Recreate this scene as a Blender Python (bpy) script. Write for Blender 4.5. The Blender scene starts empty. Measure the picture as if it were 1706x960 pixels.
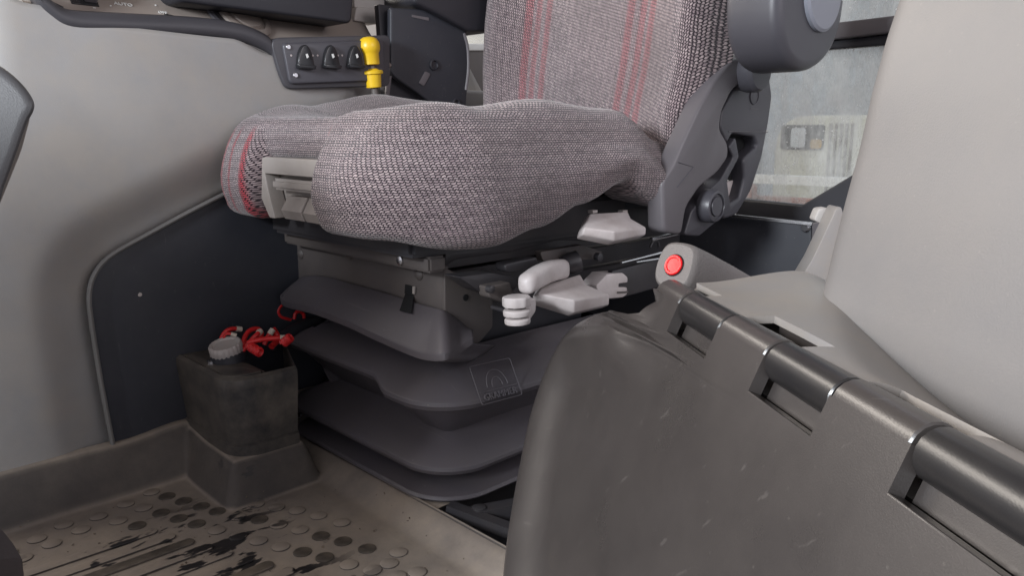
import bpy, bmesh, math, random
from mathutils import Vector as V, Matrix, noise
random.seed(7)
scene = bpy.context.scene
col = scene.collection

# ------------------------------------------------------------------ camera
F, CX, CY, H = 1300.0, 853.0, 480.0, 0.50
PITCH, AZ = math.atan(265 / F), math.radians(44)
cam_d = bpy.data.cameras.new('camera'); cam = bpy.data.objects.new('camera', cam_d); col.objects.link(cam)
cam.location = (0, 0, H)
fh = V((math.cos(AZ), -math.sin(AZ), 0)); RT = V((-math.sin(AZ), -math.cos(AZ), 0))
FW = fh * math.cos(PITCH) + V((0, 0, -math.sin(PITCH))); UP = RT.cross(FW)
cam.rotation_euler = Matrix((RT, UP, -FW)).transposed().to_euler()
cam_d.sensor_width = 36; cam_d.lens = 36 * F / 1706; cam_d.clip_start = 0.01; cam_d.clip_end = 200
scene.camera = cam
# ------------------------------------------------------------------ light
w = bpy.data.worlds.new('World'); scene.world = w; w.use_nodes = True
bg = w.node_tree.nodes['Background']; bg.inputs[0].default_value = (0.90, 0.90, 1.0, 1); bg.inputs[1].default_value = 0.92
def area(name, loc, target, sx, sy, power, color):
    d = bpy.data.lights.new(name, 'AREA'); d.shape = 'RECTANGLE'; d.size = sx; d.size_y = sy; d.energy = power; d.color = color
    o = bpy.data.objects.new(name, d); col.objects.link(o); o.location = loc
    o.rotation_euler = (V(target) - V(loc)).to_track_quat('-Z', 'Y').to_euler()
area('windscreen_light', (0.35, 1.7, 1.1), (1.0, -0.5, 0.3), 0.45, 0.5, 88, (0.90, 0.95, 1.0))
area('door_window_light', (-1.3, -0.9, 1.35), (0.8, -0.6, 0.3), 1.2, 0.8, 12, (1.0, 0.92, 0.93))
area('side_window_light', (2.4, -0.1, 1.35), (0.7, -0.6, 0.3), 2.6, 0.7, 58, (1.0, 0.92, 0.83))
area('rear_window_light', (0.5, -3.0, 1.95), (0.7, -0.8, 0.5), 1.4, 0.7, 10, (0.95, 0.97, 1.0))
scene.view_settings.view_transform = 'Standard'; scene.view_settings.look = 'None'
scene.view_settings.exposure = -0.05; scene.view_settings.gamma = 1.0

# ------------------------------------------------------------------ measuring helpers
C0 = V((0, 0, H))
def ray(u, v): return FW + RT * ((u - CX) / F) - UP * ((v - CY) / F)
def onx(u, v, x): d = ray(u, v); return C0 + d * (x / d.x)
def ony(u, v, y): d = ray(u, v); return C0 + d * (y / d.y)
def onz(u, v, z): d = ray(u, v); return C0 + d * ((z - H) / d.z)
def onp(u, v, o, n): d = ray(u, v); return C0 + d * ((o - C0).dot(n) / d.dot(n))
def sstep(a, b, x):
    t = max(0.0, min(1.0, (x - a) / (b - a))); return t * t * (3 - 2 * t)
def lerp(a, b, t): return a + (b - a) * t
def interp(tab, x):
    if x <= tab[0][0]: return tab[0][1]
    for (x0, y0), (x1, y1) in zip(tab, tab[1:]):
        if x <= x1: return lerp(y0, y1, sstep(0, 1, (x - x0) / (x1 - x0)))
    return tab[-1][1]

# ------------------------------------------------------------------ materials
def new_mat(name):
    m = bpy.data.materials.new(name); m.use_nodes = True
    return m, m.node_tree.nodes, m.node_tree.links, m.node_tree.nodes['Principled BSDF']
def mixrgb(N, a, b):
    n = N.new('ShaderNodeMix'); n.data_type = 'RGBA'
    n.inputs[6].default_value = (*a, 1); n.inputs[7].default_value = (*b, 1); return n
def plastic(name, c, rough=0.5, grain=900, bump=0.12, dust=None, dust_amt=0.5, spec=0.5, var=0.12, blotch=5, speck=0.0, scratch=0.0):
    m, N, L, P = new_mat(name)
    tc = N.new('ShaderNodeTexCoord')
    n1 = N.new('ShaderNodeTexNoise'); n1.inputs['Scale'].default_value = blotch; n1.inputs['Detail'].default_value = 6; n1.inputs['Roughness'].default_value = 0.62
    L.new(tc.outputs['Object'], n1.inputs['Vector'])
    r = N.new('ShaderNodeValToRGB'); r.color_ramp.elements[0].position = 0.3; r.color_ramp.elements[1].position = 0.7
    L.new(n1.outputs['Fac'], r.inputs[0])
    mx = mixrgb(N, [k * (1 - var) for k in c], [min(1, k * (1 + var)) for k in c]); L.new(r.outputs[0], mx.inputs[0])
    out = mx.outputs[2]
    if dust:
        n3 = N.new('ShaderNodeTexNoise'); n3.inputs['Scale'].default_value = 11; n3.inputs['Detail'].default_value = 9; n3.inputs['Roughness'].default_value = 0.7
        L.new(tc.outputs['Object'], n3.inputs['Vector'])
        r3 = N.new('ShaderNodeValToRGB'); r3.color_ramp.elements[0].position = 0.36; r3.color_ramp.elements[1].position = 0.66
        L.new(n3.outputs['Fac'], r3.inputs[0])
        ma = N.new('ShaderNodeMath'); ma.operation = 'MULTIPLY'; ma.inputs[1].default_value = dust_amt; L.new(r3.outputs[0], ma.inputs[0])
        m2 = mixrgb(N, c, dust); L.new(ma.outputs[0], m2.inputs[0]); L.new(out, m2.inputs[6]); out = m2.outputs[2]
    if speck:
        v_ = N.new('ShaderNodeTexVoronoi'); v_.inputs['Scale'].default_value = 120; L.new(tc.outputs['Object'], v_.inputs['Vector'])
        r_ = N.new('ShaderNodeValToRGB'); r_.color_ramp.elements[0].position = 0.06; r_.color_ramp.elements[0].color = (1, 1, 1, 1); r_.color_ramp.elements[1].position = 0.16; r_.color_ramp.elements[1].color = (0, 0, 0, 1); L.new(v_.outputs['Distance'], r_.inputs[0])
        k_ = N.new('ShaderNodeSeparateColor'); L.new(v_.outputs['Color'], k_.inputs[0])
        g_ = N.new('ShaderNodeMath'); g_.operation = 'GREATER_THAN'; g_.inputs[1].default_value = 0.82; L.new(k_.outputs[0], g_.inputs[0])
        p_ = N.new('ShaderNodeMath'); p_.operation = 'MULTIPLY'; L.new(r_.outputs[0], p_.inputs[0]); L.new(g_.outputs[0], p_.inputs[1])
        q_ = N.new('ShaderNodeMath'); q_.operation = 'MULTIPLY'; q_.inputs[1].default_value = speck; L.new(p_.outputs[0], q_.inputs[0])
        m5 = mixrgb(N, c, (0.42, 0.38, 0.33)); L.new(q_.outputs[0], m5.inputs[0]); L.new(out, m5.inputs[6]); out = m5.outputs[2]
    if scratch:
        mp_ = N.new('ShaderNodeMapping'); mp_.inputs['Rotation'].default_value = (0.4, 0.7, 0.5); mp_.inputs['Scale'].default_value = (8, 190, 60); L.new(tc.outputs['Object'], mp_.inputs[0])
        ns = N.new('ShaderNodeTexNoise'); ns.inputs['Scale'].default_value = 1.0; ns.inputs['Detail'].default_value = 3; L.new(mp_.outputs[0], ns.inputs['Vector'])
        rs = N.new('ShaderNodeValToRGB'); rs.color_ramp.elements[0].position = 0.68; rs.color_ramp.elements[1].position = 0.74; L.new(ns.outputs['Fac'], rs.inputs[0])
        qs = N.new('ShaderNodeMath'); qs.operation = 'MULTIPLY'; qs.inputs[1].default_value = scratch; L.new(rs.outputs[0], qs.inputs[0])
        m6 = mixrgb(N, c, (0.30, 0.27, 0.25)); L.new(qs.outputs[0], m6.inputs[0]); L.new(out, m6.inputs[6]); out = m6.outputs[2]
    L.new(out, P.inputs['Base Color'])
    mr = N.new('ShaderNodeMapRange'); mr.inputs[3].default_value = rough - 0.07; mr.inputs[4].default_value = rough + 0.09
    L.new(n1.outputs['Fac'], mr.inputs[0]); L.new(mr.outputs[0], P.inputs['Roughness'])
    P.inputs['Specular IOR Level'].default_value = spec
    if bump:
        n2 = N.new('ShaderNodeTexNoise'); n2.inputs['Scale'].default_value = grain; n2.inputs['Detail'].default_value = 2
        L.new(tc.outputs['Object'], n2.inputs['Vector'])
        b = N.new('ShaderNodeBump'); b.inputs['Strength'].default_value = bump; b.inputs['Distance'].default_value = 0.001
        L.new(n2.outputs['Fac'], b.inputs['Height']); L.new(b.outputs[0], P.inputs['Normal'])
    return m
def metal(name, c, rough=0.3):
    m = plastic(name, c, rough, 300, 0.05); m.node_tree.nodes['Principled BSDF'].inputs['Metallic'].default_value = 1; return m

M = {}
M['grey'] = plastic('grey_trim', (0.285, 0.28, 0.278), 0.40, 800, 0.16, dust=(0.34, 0.30, 0.255), dust_amt=0.5, speck=0.10, scratch=0.10)
M['fender'] = plastic('pale_grey_trim', (0.190, 0.180, 0.177), 0.52, 700, 0.22, dust=(0.22, 0.202, 0.19), dust_amt=0.5, var=0.07, blotch=3, speck=0.10)
M['base'] = plastic('hinge_base_trim', (0.27, 0.255, 0.248), 0.42, 800, 0.16, dust=(0.33, 0.28, 0.225), dust_amt=0.5, var=0.06, speck=0.15)
M['rim'] = plastic('dark_rim', (0.050, 0.048, 0.055), 0.5, 800, 0.15, var=0.1)
M['taupe'] = plastic('taupe_control_face', (0.27, 0.232, 0.208), 0.42, 800, 0.12, dust=(0.33, 0.28, 0.24), dust_amt=0.4)
M['navy'] = plastic('black_lower_panel', (0.023, 0.025, 0.034), 0.55, 900, 0.15, dust=(0.042, 0.042, 0.048), dust_amt=0.5, speck=0.12, scratch=0.08)
M['bead'] = plastic('panel_bead', (0.16, 0.155, 0.15), 0.45, 900, 0.05)
M['bellows'] = plastic('suspension_bellows', (0.084, 0.075, 0.085), 0.50, 1200, 0.2, dust=(0.095, 0.082, 0.080), dust_amt=0.5, var=0.1, speck=0.18, scratch=0.08)
M['bracket'] = plastic('painted_bracket', (0.085, 0.074, 0.072), 0.5, 700, 0.08, dust=(0.12, 0.10, 0.085), dust_amt=0.45)
M['blackmetal'] = plastic('black_mechanism', (0.034, 0.033, 0.038), 0.38, 500, 0.08, dust=(0.07, 0.06, 0.055), dust_amt=0.35)
M['black'] = plastic('black_plastic', (0.021, 0.021, 0.027), 0.5, 800, 0.12)
M['satin'] = plastic('satin_black_lid', (0.046, 0.040, 0.038), 0.28, 900, 0.08, spec=0.75, var=0.14, dust=(0.07, 0.061, 0.056), dust_amt=0.4, speck=0.06, scratch=0.10)
M['barrel'] = plastic('glossy_black_barrel', (0.018, 0.017, 0.018), 0.28, 900, 0.06, spec=0.7, dust=(0.05, 0.045, 0.04), dust_amt=0.3)
M['lever'] = plastic('pinkish_grey_lever', (0.62, 0.575, 0.565), 0.45, 900, 0.08, dust=(0.30, 0.24, 0.22), dust_amt=0.55, scratch=0.25, var=0.06)
M['tray'] = plastic('beige_tray', (0.38, 0.345, 0.325), 0.5, 900, 0.08, dust=(0.30, 0.26, 0.22), dust_amt=0.6, var=0.06)
M['cover'] = plastic('grey_seat_cover', (0.120, 0.110, 0.118), 0.40, 1200, 0.1, var=0.06)
M['coverdark'] = plastic('dark_seat_cover', (0.062, 0.060, 0.070), 0.38, 1200, 0.1, var=0.06)
M['disc'] = plastic('blue_grey_disc', (0.24, 0.25, 0.29), 0.4, 900, 0.05, var=0.05)
M['yellow'] = plastic('yellow_knob', (0.78, 0.50, 0.015), 0.35, 500, 0.05, dust=(0.45, 0.3, 0.03), dust_amt=0.35, var=0.06)
M['red'] = plastic('red_button', (0.85, 0.012, 0.016), 0.3, 400, 0.03, var=0.08)
M['wire'] = plastic('red_wire_sleeve', (0.62, 0.02, 0.022), 0.35, 500, 0.05, var=0.2, blotch=40)
M['wirecap'] = plastic('cream_wire_end', (0.62, 0.55, 0.46), 0.5, 500, 0.05)
M['cap'] = plastic('grey_ribbed_cap', (0.46, 0.44, 0.42), 0.55, 700, 0.1, dust=(0.32, 0.22, 0.19), dust_amt=0.4)
M['bin'] = plastic('scuffed_black_bin', (0.019, 0.019, 0.022), 0.45, 700, 0.15, dust=(0.14, 0.12, 0.098), dust_amt=0.8)
M['chrome'] = metal('bright_steel', (0.75, 0.75, 0.77), 0.25)
M['brake'] = plastic('handbrake_grip', (0.16, 0.143, 0.136), 0.55, 420, 0.55, var=0.1)
M['shroud'] = plastic('textured_shroud', (0.075, 0.074, 0.078), 0.5, 900, 0.3, var=0.1)
M['white'] = plastic('white_print', (0.7, 0.7, 0.68), 0.6, 500, 0)
M['glossblack'] = plastic('glossy_black_rocker', (0.018, 0.018, 0.02), 0.16, 500, 0, var=0.1)
M['hole_shade'] = plastic('slot_shade_black', (0.004, 0.004, 0.005), 0.9, 500, 0)  # near-black that paints the shade inside slots and holes
M['pedal'] = plastic('rubber_pedal', (0.06, 0.05, 0.05), 0.6, 300, 0.4)
M['cream'] = plastic('cream_vehicle_paint', (0.92, 0.88, 0.76), 0.5, 60, 0.05, dust=(0.35, 0.31, 0.24), dust_amt=0.4)
M['shed'] = plastic('shed_sheet', (0.80, 0.82, 0.83), 0.6, 60, 0.05, dust=(0.5, 0.5, 0.48), dust_amt=0.4)
M['barn'] = plastic('pale_barn_wall', (0.62, 0.57, 0.50), 0.8, 60, 0.05, var=0.1)
M['redpaint'] = plastic('red_machine', (0.30, 0.13, 0.10), 0.6, 60, 0.05)
M['amber'] = plastic('amber_board', (0.55, 0.33, 0.08), 0.6, 60, 0.05)
M['winglass'] = plastic('dark_vehicle_glass', (0.06, 0.065, 0.07), 0.15, 60, 0.0)
M['gravel'] = plastic('yard_gravel', (0.20, 0.18, 0.16), 0.9, 30, 0.5)

def fabric(name, stripes, vmin=None, swap=False):
    """knitted seat cloth on UV in metres; stripes = [(u0,u1)] red bands along v"""
    m, N, L, P = new_mat(name)
    uv = N.new('ShaderNodeUVMap'); uv.uv_map = 'UVMap'
    nz = N.new('ShaderNodeTexNoise'); nz.inputs['Scale'].default_value = 140; nz.inputs['Detail'].default_value = 2; L.new(uv.outputs[0], nz.inputs['Vector'])
    vm = N.new('ShaderNodeVectorMath'); vm.operation = 'MULTIPLY_ADD'; vm.inputs[1].default_value = (0.0026,) * 3
    L.new(nz.outputs['Color'], vm.inputs[0]); L.new(uv.outputs[0], vm.inputs[2])
    br = N.new('ShaderNodeTexBrick'); br.offset = 0.5
    br.inputs['Scale'].default_value = 1; br.inputs['Brick Width'].default_value = 0.0050; br.inputs['Row Height'].default_value = 0.0032
    br.inputs['Mortar Size'].default_value = 0.0009; br.inputs['Mortar Smooth'].default_value = 0.7; br.inputs['Bias'].default_value = 0.0
    br.inputs['Color1'].default_value = (0.46, 0.365, 0.365, 1); br.inputs['Color2'].default_value = (0.27, 0.205, 0.215, 1)
    br.inputs['Mortar'].default_value = (0.030, 0.020, 0.026, 1)
    sx_ = N.new('ShaderNodeSeparateXYZ'); L.new(vm.outputs[0], sx_.inputs[0])
    cb_ = N.new('ShaderNodeCombineXYZ')
    sh = N.new('ShaderNodeMath'); sh.operation = 'MULTIPLY_ADD'; sh.inputs[1].default_value = 0.45
    L.new(sx_.outputs[0 if swap else 1], sh.inputs[0]); L.new(sx_.outputs[1 if swap else 0], sh.inputs[2])
    pp_ = N.new('ShaderNodeMath'); pp_.operation = 'PINGPONG'; pp_.inputs[1].default_value = 0.0025; L.new(sx_.outputs[1 if swap else 0], pp_.inputs[0])
    zz = N.new('ShaderNodeMath'); zz.operation = 'MULTIPLY_ADD'; zz.inputs[1].default_value = 0.45; L.new(pp_.outputs[0], zz.inputs[0]); L.new(sx_.outputs[0 if swap else 1], zz.inputs[2])
    L.new(sh.outputs[0], cb_.inputs[0]); L.new(zz.outputs[0], cb_.inputs[1])
    L.new(cb_.outputs[0], br.inputs['Vector'])
    outc = br.outputs['Color']
    sep = N.new('ShaderNodeSeparateXYZ'); L.new(vm.outputs[0], sep.inputs[0])
    acc = None
    for (a, b, wgt) in stripes:
        g = N.new('ShaderNodeMapRange'); g.interpolation_type = 'SMOOTHSTEP'; g.inputs[1].default_value = a - 0.003; g.inputs[2].default_value = a + 0.003; L.new(sep.outputs[0], g.inputs[0])
        h = N.new('ShaderNodeMapRange'); h.interpolation_type = 'SMOOTHSTEP'; h.inputs[1].default_value = b - 0.003; h.inputs[2].default_value = b + 0.003; h.inputs[3].default_value = wgt; h.inputs[4].default_value = 0; L.new(sep.outputs[0], h.inputs[0])
        p = N.new('ShaderNodeMath'); p.operation = 'MULTIPLY'; L.new(g.outputs[0], p.inputs[0]); L.new(h.outputs[0], p.inputs[1])
        if acc is None: acc = p.outputs[0]
        else:
            q = N.new('ShaderNodeMath'); q.operation = 'MAXIMUM'; L.new(acc, q.inputs[0]); L.new(p.outputs[0], q.inputs[1]); acc = q.outputs[0]
    if acc is not None and vmin:
        g = N.new('ShaderNodeMapRange'); g.interpolation_type = 'SMOOTHSTEP'; g.inputs[1].default_value = vmin; g.inputs[2].default_value = vmin + 0.025; L.new(sep.outputs[1], g.inputs[0])
        p = N.new('ShaderNodeMath'); p.operation = 'MULTIPLY'; L.new(g.outputs[0], p.inputs[0]); L.new(acc, p.inputs[1]); acc = p.outputs[0]
    if acc is not None:
        rd = mixrgb(N, (0.03, 0.006, 0.01), (0.50, 0.035, 0.055))
        inv = N.new('ShaderNodeMath'); inv.operation = 'SUBTRACT'; inv.inputs[0].default_value = 1; L.new(br.outputs['Fac'], inv.inputs[1]); L.new(inv.outputs[0], rd.inputs[0])
        mx = mixrgb(N, (0, 0, 0), (0, 0, 0)); L.new(acc, mx.inputs[0]); L.new(outc, mx.inputs[6]); L.new(rd.outputs[2], mx.inputs[7]); outc = mx.outputs[2]
    big = N.new('ShaderNodeTexNoise'); big.inputs['Scale'].default_value = 9; big.inputs['Detail'].default_value = 5; L.new(uv.outputs[0], big.inputs['Vector'])
    bm_ = N.new('ShaderNodeMapRange'); bm_.inputs[3].default_value = 0.55; bm_.inputs[4].default_value = 1.35; L.new(big.outputs['Fac'], bm_.inputs[0])
    mu = N.new('ShaderNodeVectorMath'); mu.operation = 'SCALE'; L.new(outc, mu.inputs[0]); L.new(bm_.outputs[0], mu.inputs['Scale'])
    L.new(mu.outputs[0], P.inputs['Base Color'])
    P.inputs['Roughness'].default_value = 0.9; P.inputs['Specular IOR Level'].default_value = 0.2
    P.inputs['Sheen Weight'].default_value = 0.35; P.inputs['Sheen Roughness'].default_value = 0.5
    b = N.new('ShaderNodeBump'); b.invert = True; b.inputs['Strength'].default_value = 0.9; b.inputs['Distance'].default_value = 0.0015
    L.new(br.outputs['Fac'], b.inputs['Height']); L.new(b.outputs[0], P.inputs['Normal'])
    return m

def mat_rubber():
    m, N, L, P = new_mat('dusty_rubber_mat')
    tc = N.new('ShaderNodeNewGeometry')
    n1 = N.new('ShaderNodeTexNoise'); n1.inputs['Scale'].default_value = 7; n1.inputs['Detail'].default_value = 10; n1.inputs['Roughness'].default_value = 0.68
    n2 = N.new('ShaderNodeTexNoise'); n2.inputs['Scale'].default_value = 38; n2.inputs['Detail'].default_value = 8; n2.inputs['Roughness'].default_value = 0.6
    mp = N.new('ShaderNodeMapping'); mp.inputs['Scale'].default_value = (38, 15, 38); mp.inputs['Location'].default_value = (3.1, 1.7, 0)
    n3 = N.new('ShaderNodeTexNoise'); n3.inputs['Scale'].default_value = 1.0; n3.inputs['Detail'].default_value = 5; n3.inputs['Roughness'].default_value = 0.55
    for n in (n1, n2): L.new(tc.outputs['Position'], n.inputs['Vector'])
    L.new(tc.outputs['Position'], mp.inputs[0]); L.new(mp.outputs[0], n3.inputs['Vector'])
    a = mixrgb(N, (0.140, 0.117, 0.098), (0.34, 0.28, 0.216))
    r1 = N.new('ShaderNodeValToRGB'); r1.color_ramp.elements[0].position = 0.34; r1.color_ramp.elements[1].position = 0.64; L.new(n1.outputs['Fac'], r1.inputs[0]); L.new(r1.outputs[0], a.inputs[0])
    b = mixrgb(N, (0, 0, 0), (0.20, 0.17, 0.15)); b.inputs[0].default_value = 0.3; L.new(n2.outputs['Fac'], b.inputs[0]); L.new(a.outputs[2], b.inputs[6])
    # dust on the flat parts; upright parts painted darker, shade in the colour
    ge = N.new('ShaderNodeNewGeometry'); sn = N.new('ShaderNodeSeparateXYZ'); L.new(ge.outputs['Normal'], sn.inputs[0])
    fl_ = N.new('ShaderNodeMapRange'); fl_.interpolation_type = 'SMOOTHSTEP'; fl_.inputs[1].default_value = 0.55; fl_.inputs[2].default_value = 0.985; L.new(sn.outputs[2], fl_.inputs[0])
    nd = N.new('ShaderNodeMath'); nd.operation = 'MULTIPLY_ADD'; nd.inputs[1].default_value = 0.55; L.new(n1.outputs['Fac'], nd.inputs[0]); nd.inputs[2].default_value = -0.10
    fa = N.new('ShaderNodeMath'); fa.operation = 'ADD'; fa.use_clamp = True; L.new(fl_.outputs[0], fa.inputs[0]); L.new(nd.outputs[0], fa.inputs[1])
    upright_shade = mixrgb(N, (0.040, 0.034, 0.032), (0, 0, 0)); L.new(fa.outputs[0], upright_shade.inputs[0]); L.new(b.outputs[2], upright_shade.inputs[7]); b = upright_shade
    # wet/bare patches in the trodden zone near the ribs
    sp = N.new('ShaderNodeSeparateXYZ'); L.new(tc.outputs['Position'], sp.inputs[0])
    g = N.new('ShaderNodeMapRange'); g.interpolation_type = 'SMOOTHSTEP'; g.inputs[1].default_value = 1.04; g.inputs[2].default_value = 0.96; L.new(sp.outputs[0], g.inputs[0])
    gy = N.new('ShaderNodeMapRange'); gy.interpolation_type = 'SMOOTHSTEP'; gy.inputs[1].default_value = -0.48; gy.inputs[2].default_value = -0.40; L.new(sp.outputs[1], gy.inputs[0])
    r3 = N.new('ShaderNodeValToRGB'); r3.color_ramp.elements[0].position = 0.555; r3.color_ramp.elements[1].position = 0.575; L.new(n3.outputs['Fac'], r3.inputs[0])
    q = N.new('ShaderNodeMath'); q.operation = 'MULTIPLY'; L.new(g.outputs[0], q.inputs[0]); L.new(r3.outputs[0], q.inputs[1])
    q2 = N.new('ShaderNodeMath'); q2.operation = 'MULTIPLY'; L.new(q.outputs[0], q2.inputs[0]); L.new(gy.outputs[0], q2.inputs[1])
    c = mixrgb(N, (0, 0, 0), (0.018, 0.016, 0.017)); L.new(q2.outputs[0], c.inputs[0]); L.new(b.outputs[2], c.inputs[6])
    L.new(c.outputs[2], P.inputs['Base Color'])
    rr = N.new('ShaderNodeMapRange'); rr.inputs[3].default_value = 0.72; rr.inputs[4].default_value = 0.4; L.new(q2.outputs[0], rr.inputs[0]); L.new(rr.outputs[0], P.inputs['Roughness'])
    bu = N.new('ShaderNodeBump'); bu.inputs['Strength'].default_value = 0.6; bu.inputs['Distance'].default_value = 0.0015; L.new(n2.outputs['Fac'], bu.inputs['Height']); L.new(bu.outputs[0], P.inputs['Normal'])
    return m
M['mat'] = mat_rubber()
M['wet'] = plastic('bare_wet_rubber', (0.02, 0.018, 0.018), 0.4, 300, 0.2, dust=(0.17, 0.14, 0.11), dust_amt=0.95)

def mat_glass():
    m, N, L, P = new_mat('wet_dirty_glass')
    N.remove(P)
    out = N['Material Output']; tc = N.new('ShaderNodeTexCoord')
    tr = N.new('ShaderNodeBsdfTransparent'); tr.inputs[0].default_value = (0.93, 0.96, 0.95, 1)
    gl = N.new('ShaderNodeBsdfGlossy'); gl.inputs['Roughness'].default_value = 0.04
    df = N.new('ShaderNodeBsdfDiffuse'); df.inputs[0].default_value = (0.72, 0.72, 0.70, 1)
    tl = N.new('ShaderNodeBsdfTranslucent'); tl.inputs[0].default_value = (0.88, 0.88, 0.86, 1)
    mp = N.new('ShaderNodeMapping'); mp.inputs['Scale'].default_value = (42, 1, 12); L.new(tc.outputs['Object'], mp.inputs[0])
    n = N.new('ShaderNodeTexNoise'); n.inputs['Scale'].default_value = 1; n.inputs['Detail'].default_value = 8; n.inputs['Roughness'].default_value = 0.7; L.new(mp.outputs[0], n.inputs['Vector'])
    vo = N.new('ShaderNodeTexVoronoi'); vo.inputs['Scale'].default_value = 85; L.new(tc.outputs['Object'], vo.inputs['Vector'])
    n2 = N.new('ShaderNodeTexNoise'); n2.inputs['Scale'].default_value = 9; n2.inputs['Detail'].default_value = 3; L.new(tc.outputs['Object'], n2.inputs['Vector'])
    r = N.new('ShaderNodeValToRGB'); r.color_ramp.elements[0].position = 0.38; r.color_ramp.elements[0].color = (0.08,) * 3 + (1,); r.color_ramp.elements[1].position = 0.72; r.color_ramp.elements[1].color = (0.60,) * 3 + (1,); L.new(n.outputs['Fac'], r.inputs[0])
    rv = N.new('ShaderNodeValToRGB'); rv.color_ramp.elements[0].position = 0.10; rv.color_ramp.elements[0].color = (1, 1, 1, 1); rv.color_ramp.elements[1].position = 0.22; rv.color_ramp.elements[1].color = (0, 0, 0, 1); L.new(vo.outputs['Distance'], rv.inputs[0])
    rn = N.new('ShaderNodeValToRGB'); rn.color_ramp.elements[0].position = 0.44; rn.color_ramp.elements[1].position = 0.54; L.new(n2.outputs['Fac'], rn.inputs[0])
    mm = N.new('ShaderNodeMath'); mm.operation = 'MULTIPLY'; L.new(rv.outputs[0], mm.inputs[0]); L.new(rn.outputs[0], mm.inputs[1])
    mx = N.new('ShaderNodeMath'); mx.operation = 'MAXIMUM'; L.new(r.outputs[0], mx.inputs[0]); L.new(mm.outputs[0], mx.inputs[1])
    dd = N.new('ShaderNodeMixShader'); dd.inputs[0].default_value = 0.6; L.new(df.outputs[0], dd.inputs[1]); L.new(tl.outputs[0], dd.inputs[2])
    m1 = N.new('ShaderNodeMixShader'); m1.inputs[0].default_value = 0.06; L.new(tr.outputs[0], m1.inputs[1]); L.new(gl.outputs[0], m1.inputs[2])
    m2 = N.new('ShaderNodeMixShader'); L.new(mx.outputs[0], m2.inputs[0]); L.new(m1.outputs[0], m2.inputs[1]); L.new(dd.outputs[0], m2.inputs[2])
    L.new(m2.outputs[0], out.inputs['Surface'])
    return m
M['glass'] = mat_glass()

# ------------------------------------------------------------------ object helpers
def thing(name, label, cat, loc, group=None):
    o = bpy.data.objects.new(name, None); col.objects.link(o); o.location = loc; o.empty_display_size = 0.05
    o['label'] = label; o['category'] = cat
    if group: o['group'] = group
    return o
def tag(o, label=None, cat=None, group=None, kind=None):
    for k, v in (('label', label), ('category', cat), ('group', group), ('kind', kind)):
        if v: o[k] = v
    return o
def link(name, me, mat, parent=None, angle=38):
    if mat is not None: me.materials.append(M[mat] if isinstance(mat, str) else mat)
    for p in me.polygons: p.use_smooth = True
    me.set_sharp_from_angle(angle=math.radians(angle))
    o = bpy.data.objects.new(name, me); col.objects.link(o)
    if parent:
        o.parent = parent
        base = V((0, 0, 0)); p = parent
        while p is not None and p.type == 'EMPTY': base += p.location; p = p.parent
        if parent.type == 'EMPTY': o.matrix_parent_inverse = Matrix.Translation(-base)
    return o
def from_bm(name, bm, mat, parent=None, angle=38):
    bmesh.ops.recalc_face_normals(bm, faces=bm.faces)
    me = bpy.data.meshes.new(name); bm.to_mesh(me); bm.free()
    return link(name, me, mat, parent, angle)
def fillet(pts, r, n=5, closed=True):
    out = []; k = len(pts)
    for i, p in enumerate(pts):
        p = V(p)
        if not closed and i in (0, k - 1): out.append(p); continue
        a, b = V(pts[i - 1]), V(pts[(i + 1) % k]); rr = r[i] if isinstance(r, (list, tuple)) else r
        da, db = a - p, b - p
        ra = min(rr, da.length * 0.49); rb = min(rr, db.length * 0.49)
        if rr <= 1e-6: out.append(p); continue
        s, e = p + da.normalized() * ra, p + db.normalized() * rb
        for j in range(n + 1):
            t = j / n; out.append(s * (1 - t) ** 2 + p * 2 * t * (1 - t) + e * t * t)
    return out
def smooth(pts, n=6, closed=False):
    pts = [V(p) for p in pts]; k = len(pts); out = []
    rng = range(k) if closed else range(k - 1)
    for i in rng:
        p0 = pts[i - 1] if closed or i > 0 else pts[0] * 2 - pts[1]
        p1, p2 = pts[i], pts[(i + 1) % k]
        p3 = pts[(i + 2) % k] if closed or i + 2 < k else p2 * 2 - p1
        for j in range(n):
            t = j / n
            out.append(0.5 * ((2 * p1) + (p2 - p0) * t + (2 * p0 - 5 * p1 + 4 * p2 - p3) * t * t + (3 * p1 - p0 - 3 * p2 + p3) * t ** 3))
    if not closed: out.append(pts[-1])
    return out
def prism(name, pts, ext, mat, parent=None, bev=0.004, seg=3, back=True, angle=38):
    bm = bmesh.new(); pts = [V(p) for p in pts]; ext = V(ext)
    vs = [bm.verts.new(p) for p in pts]; f = bm.faces.new(vs)
    r = bmesh.ops.extrude_face_region(bm, geom=[f]); nv = [g for g in r['geom'] if isinstance(g, bmesh.types.BMVert)]
    nf = [g for g in r['geom'] if isinstance(g, bmesh.types.BMFace)]
    bmesh.ops.translate(bm, vec=ext, verts=nv)
    bmesh.ops.recalc_face_normals(bm, faces=bm.faces)
    if bev:
        es = set(nf[0].edges)
        if back: es |= set(f.edges) if f.is_valid else set()
        bmesh.ops.bevel(bm, geom=list(es), offset=bev, segments=seg, profile=0.5, affect='EDGES', clamp_overlap=True)
    return from_bm(name, bm, mat, parent, angle)
def box(name, lo, hi, mat, parent=None, bev=0.003, seg=2, rot=None):
    bm = bmesh.new(); bmesh.ops.create_cube(bm, size=1)
    lo, hi = V(lo), V(hi); c = (lo + hi) / 2; s = hi - lo
    for v in bm.verts: v.co = V((v.co.x * s.x, v.co.y * s.y, v.co.z * s.z))
    if bev: bmesh.ops.bevel(bm, geom=bm.edges[:], offset=bev, segments=seg, affect='EDGES', clamp_overlap=True)
    if rot is not None:
        for v in bm.verts: v.co = rot @ v.co
    for v in bm.verts: v.co += c
    return from_bm(name, bm, mat, parent)
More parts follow.
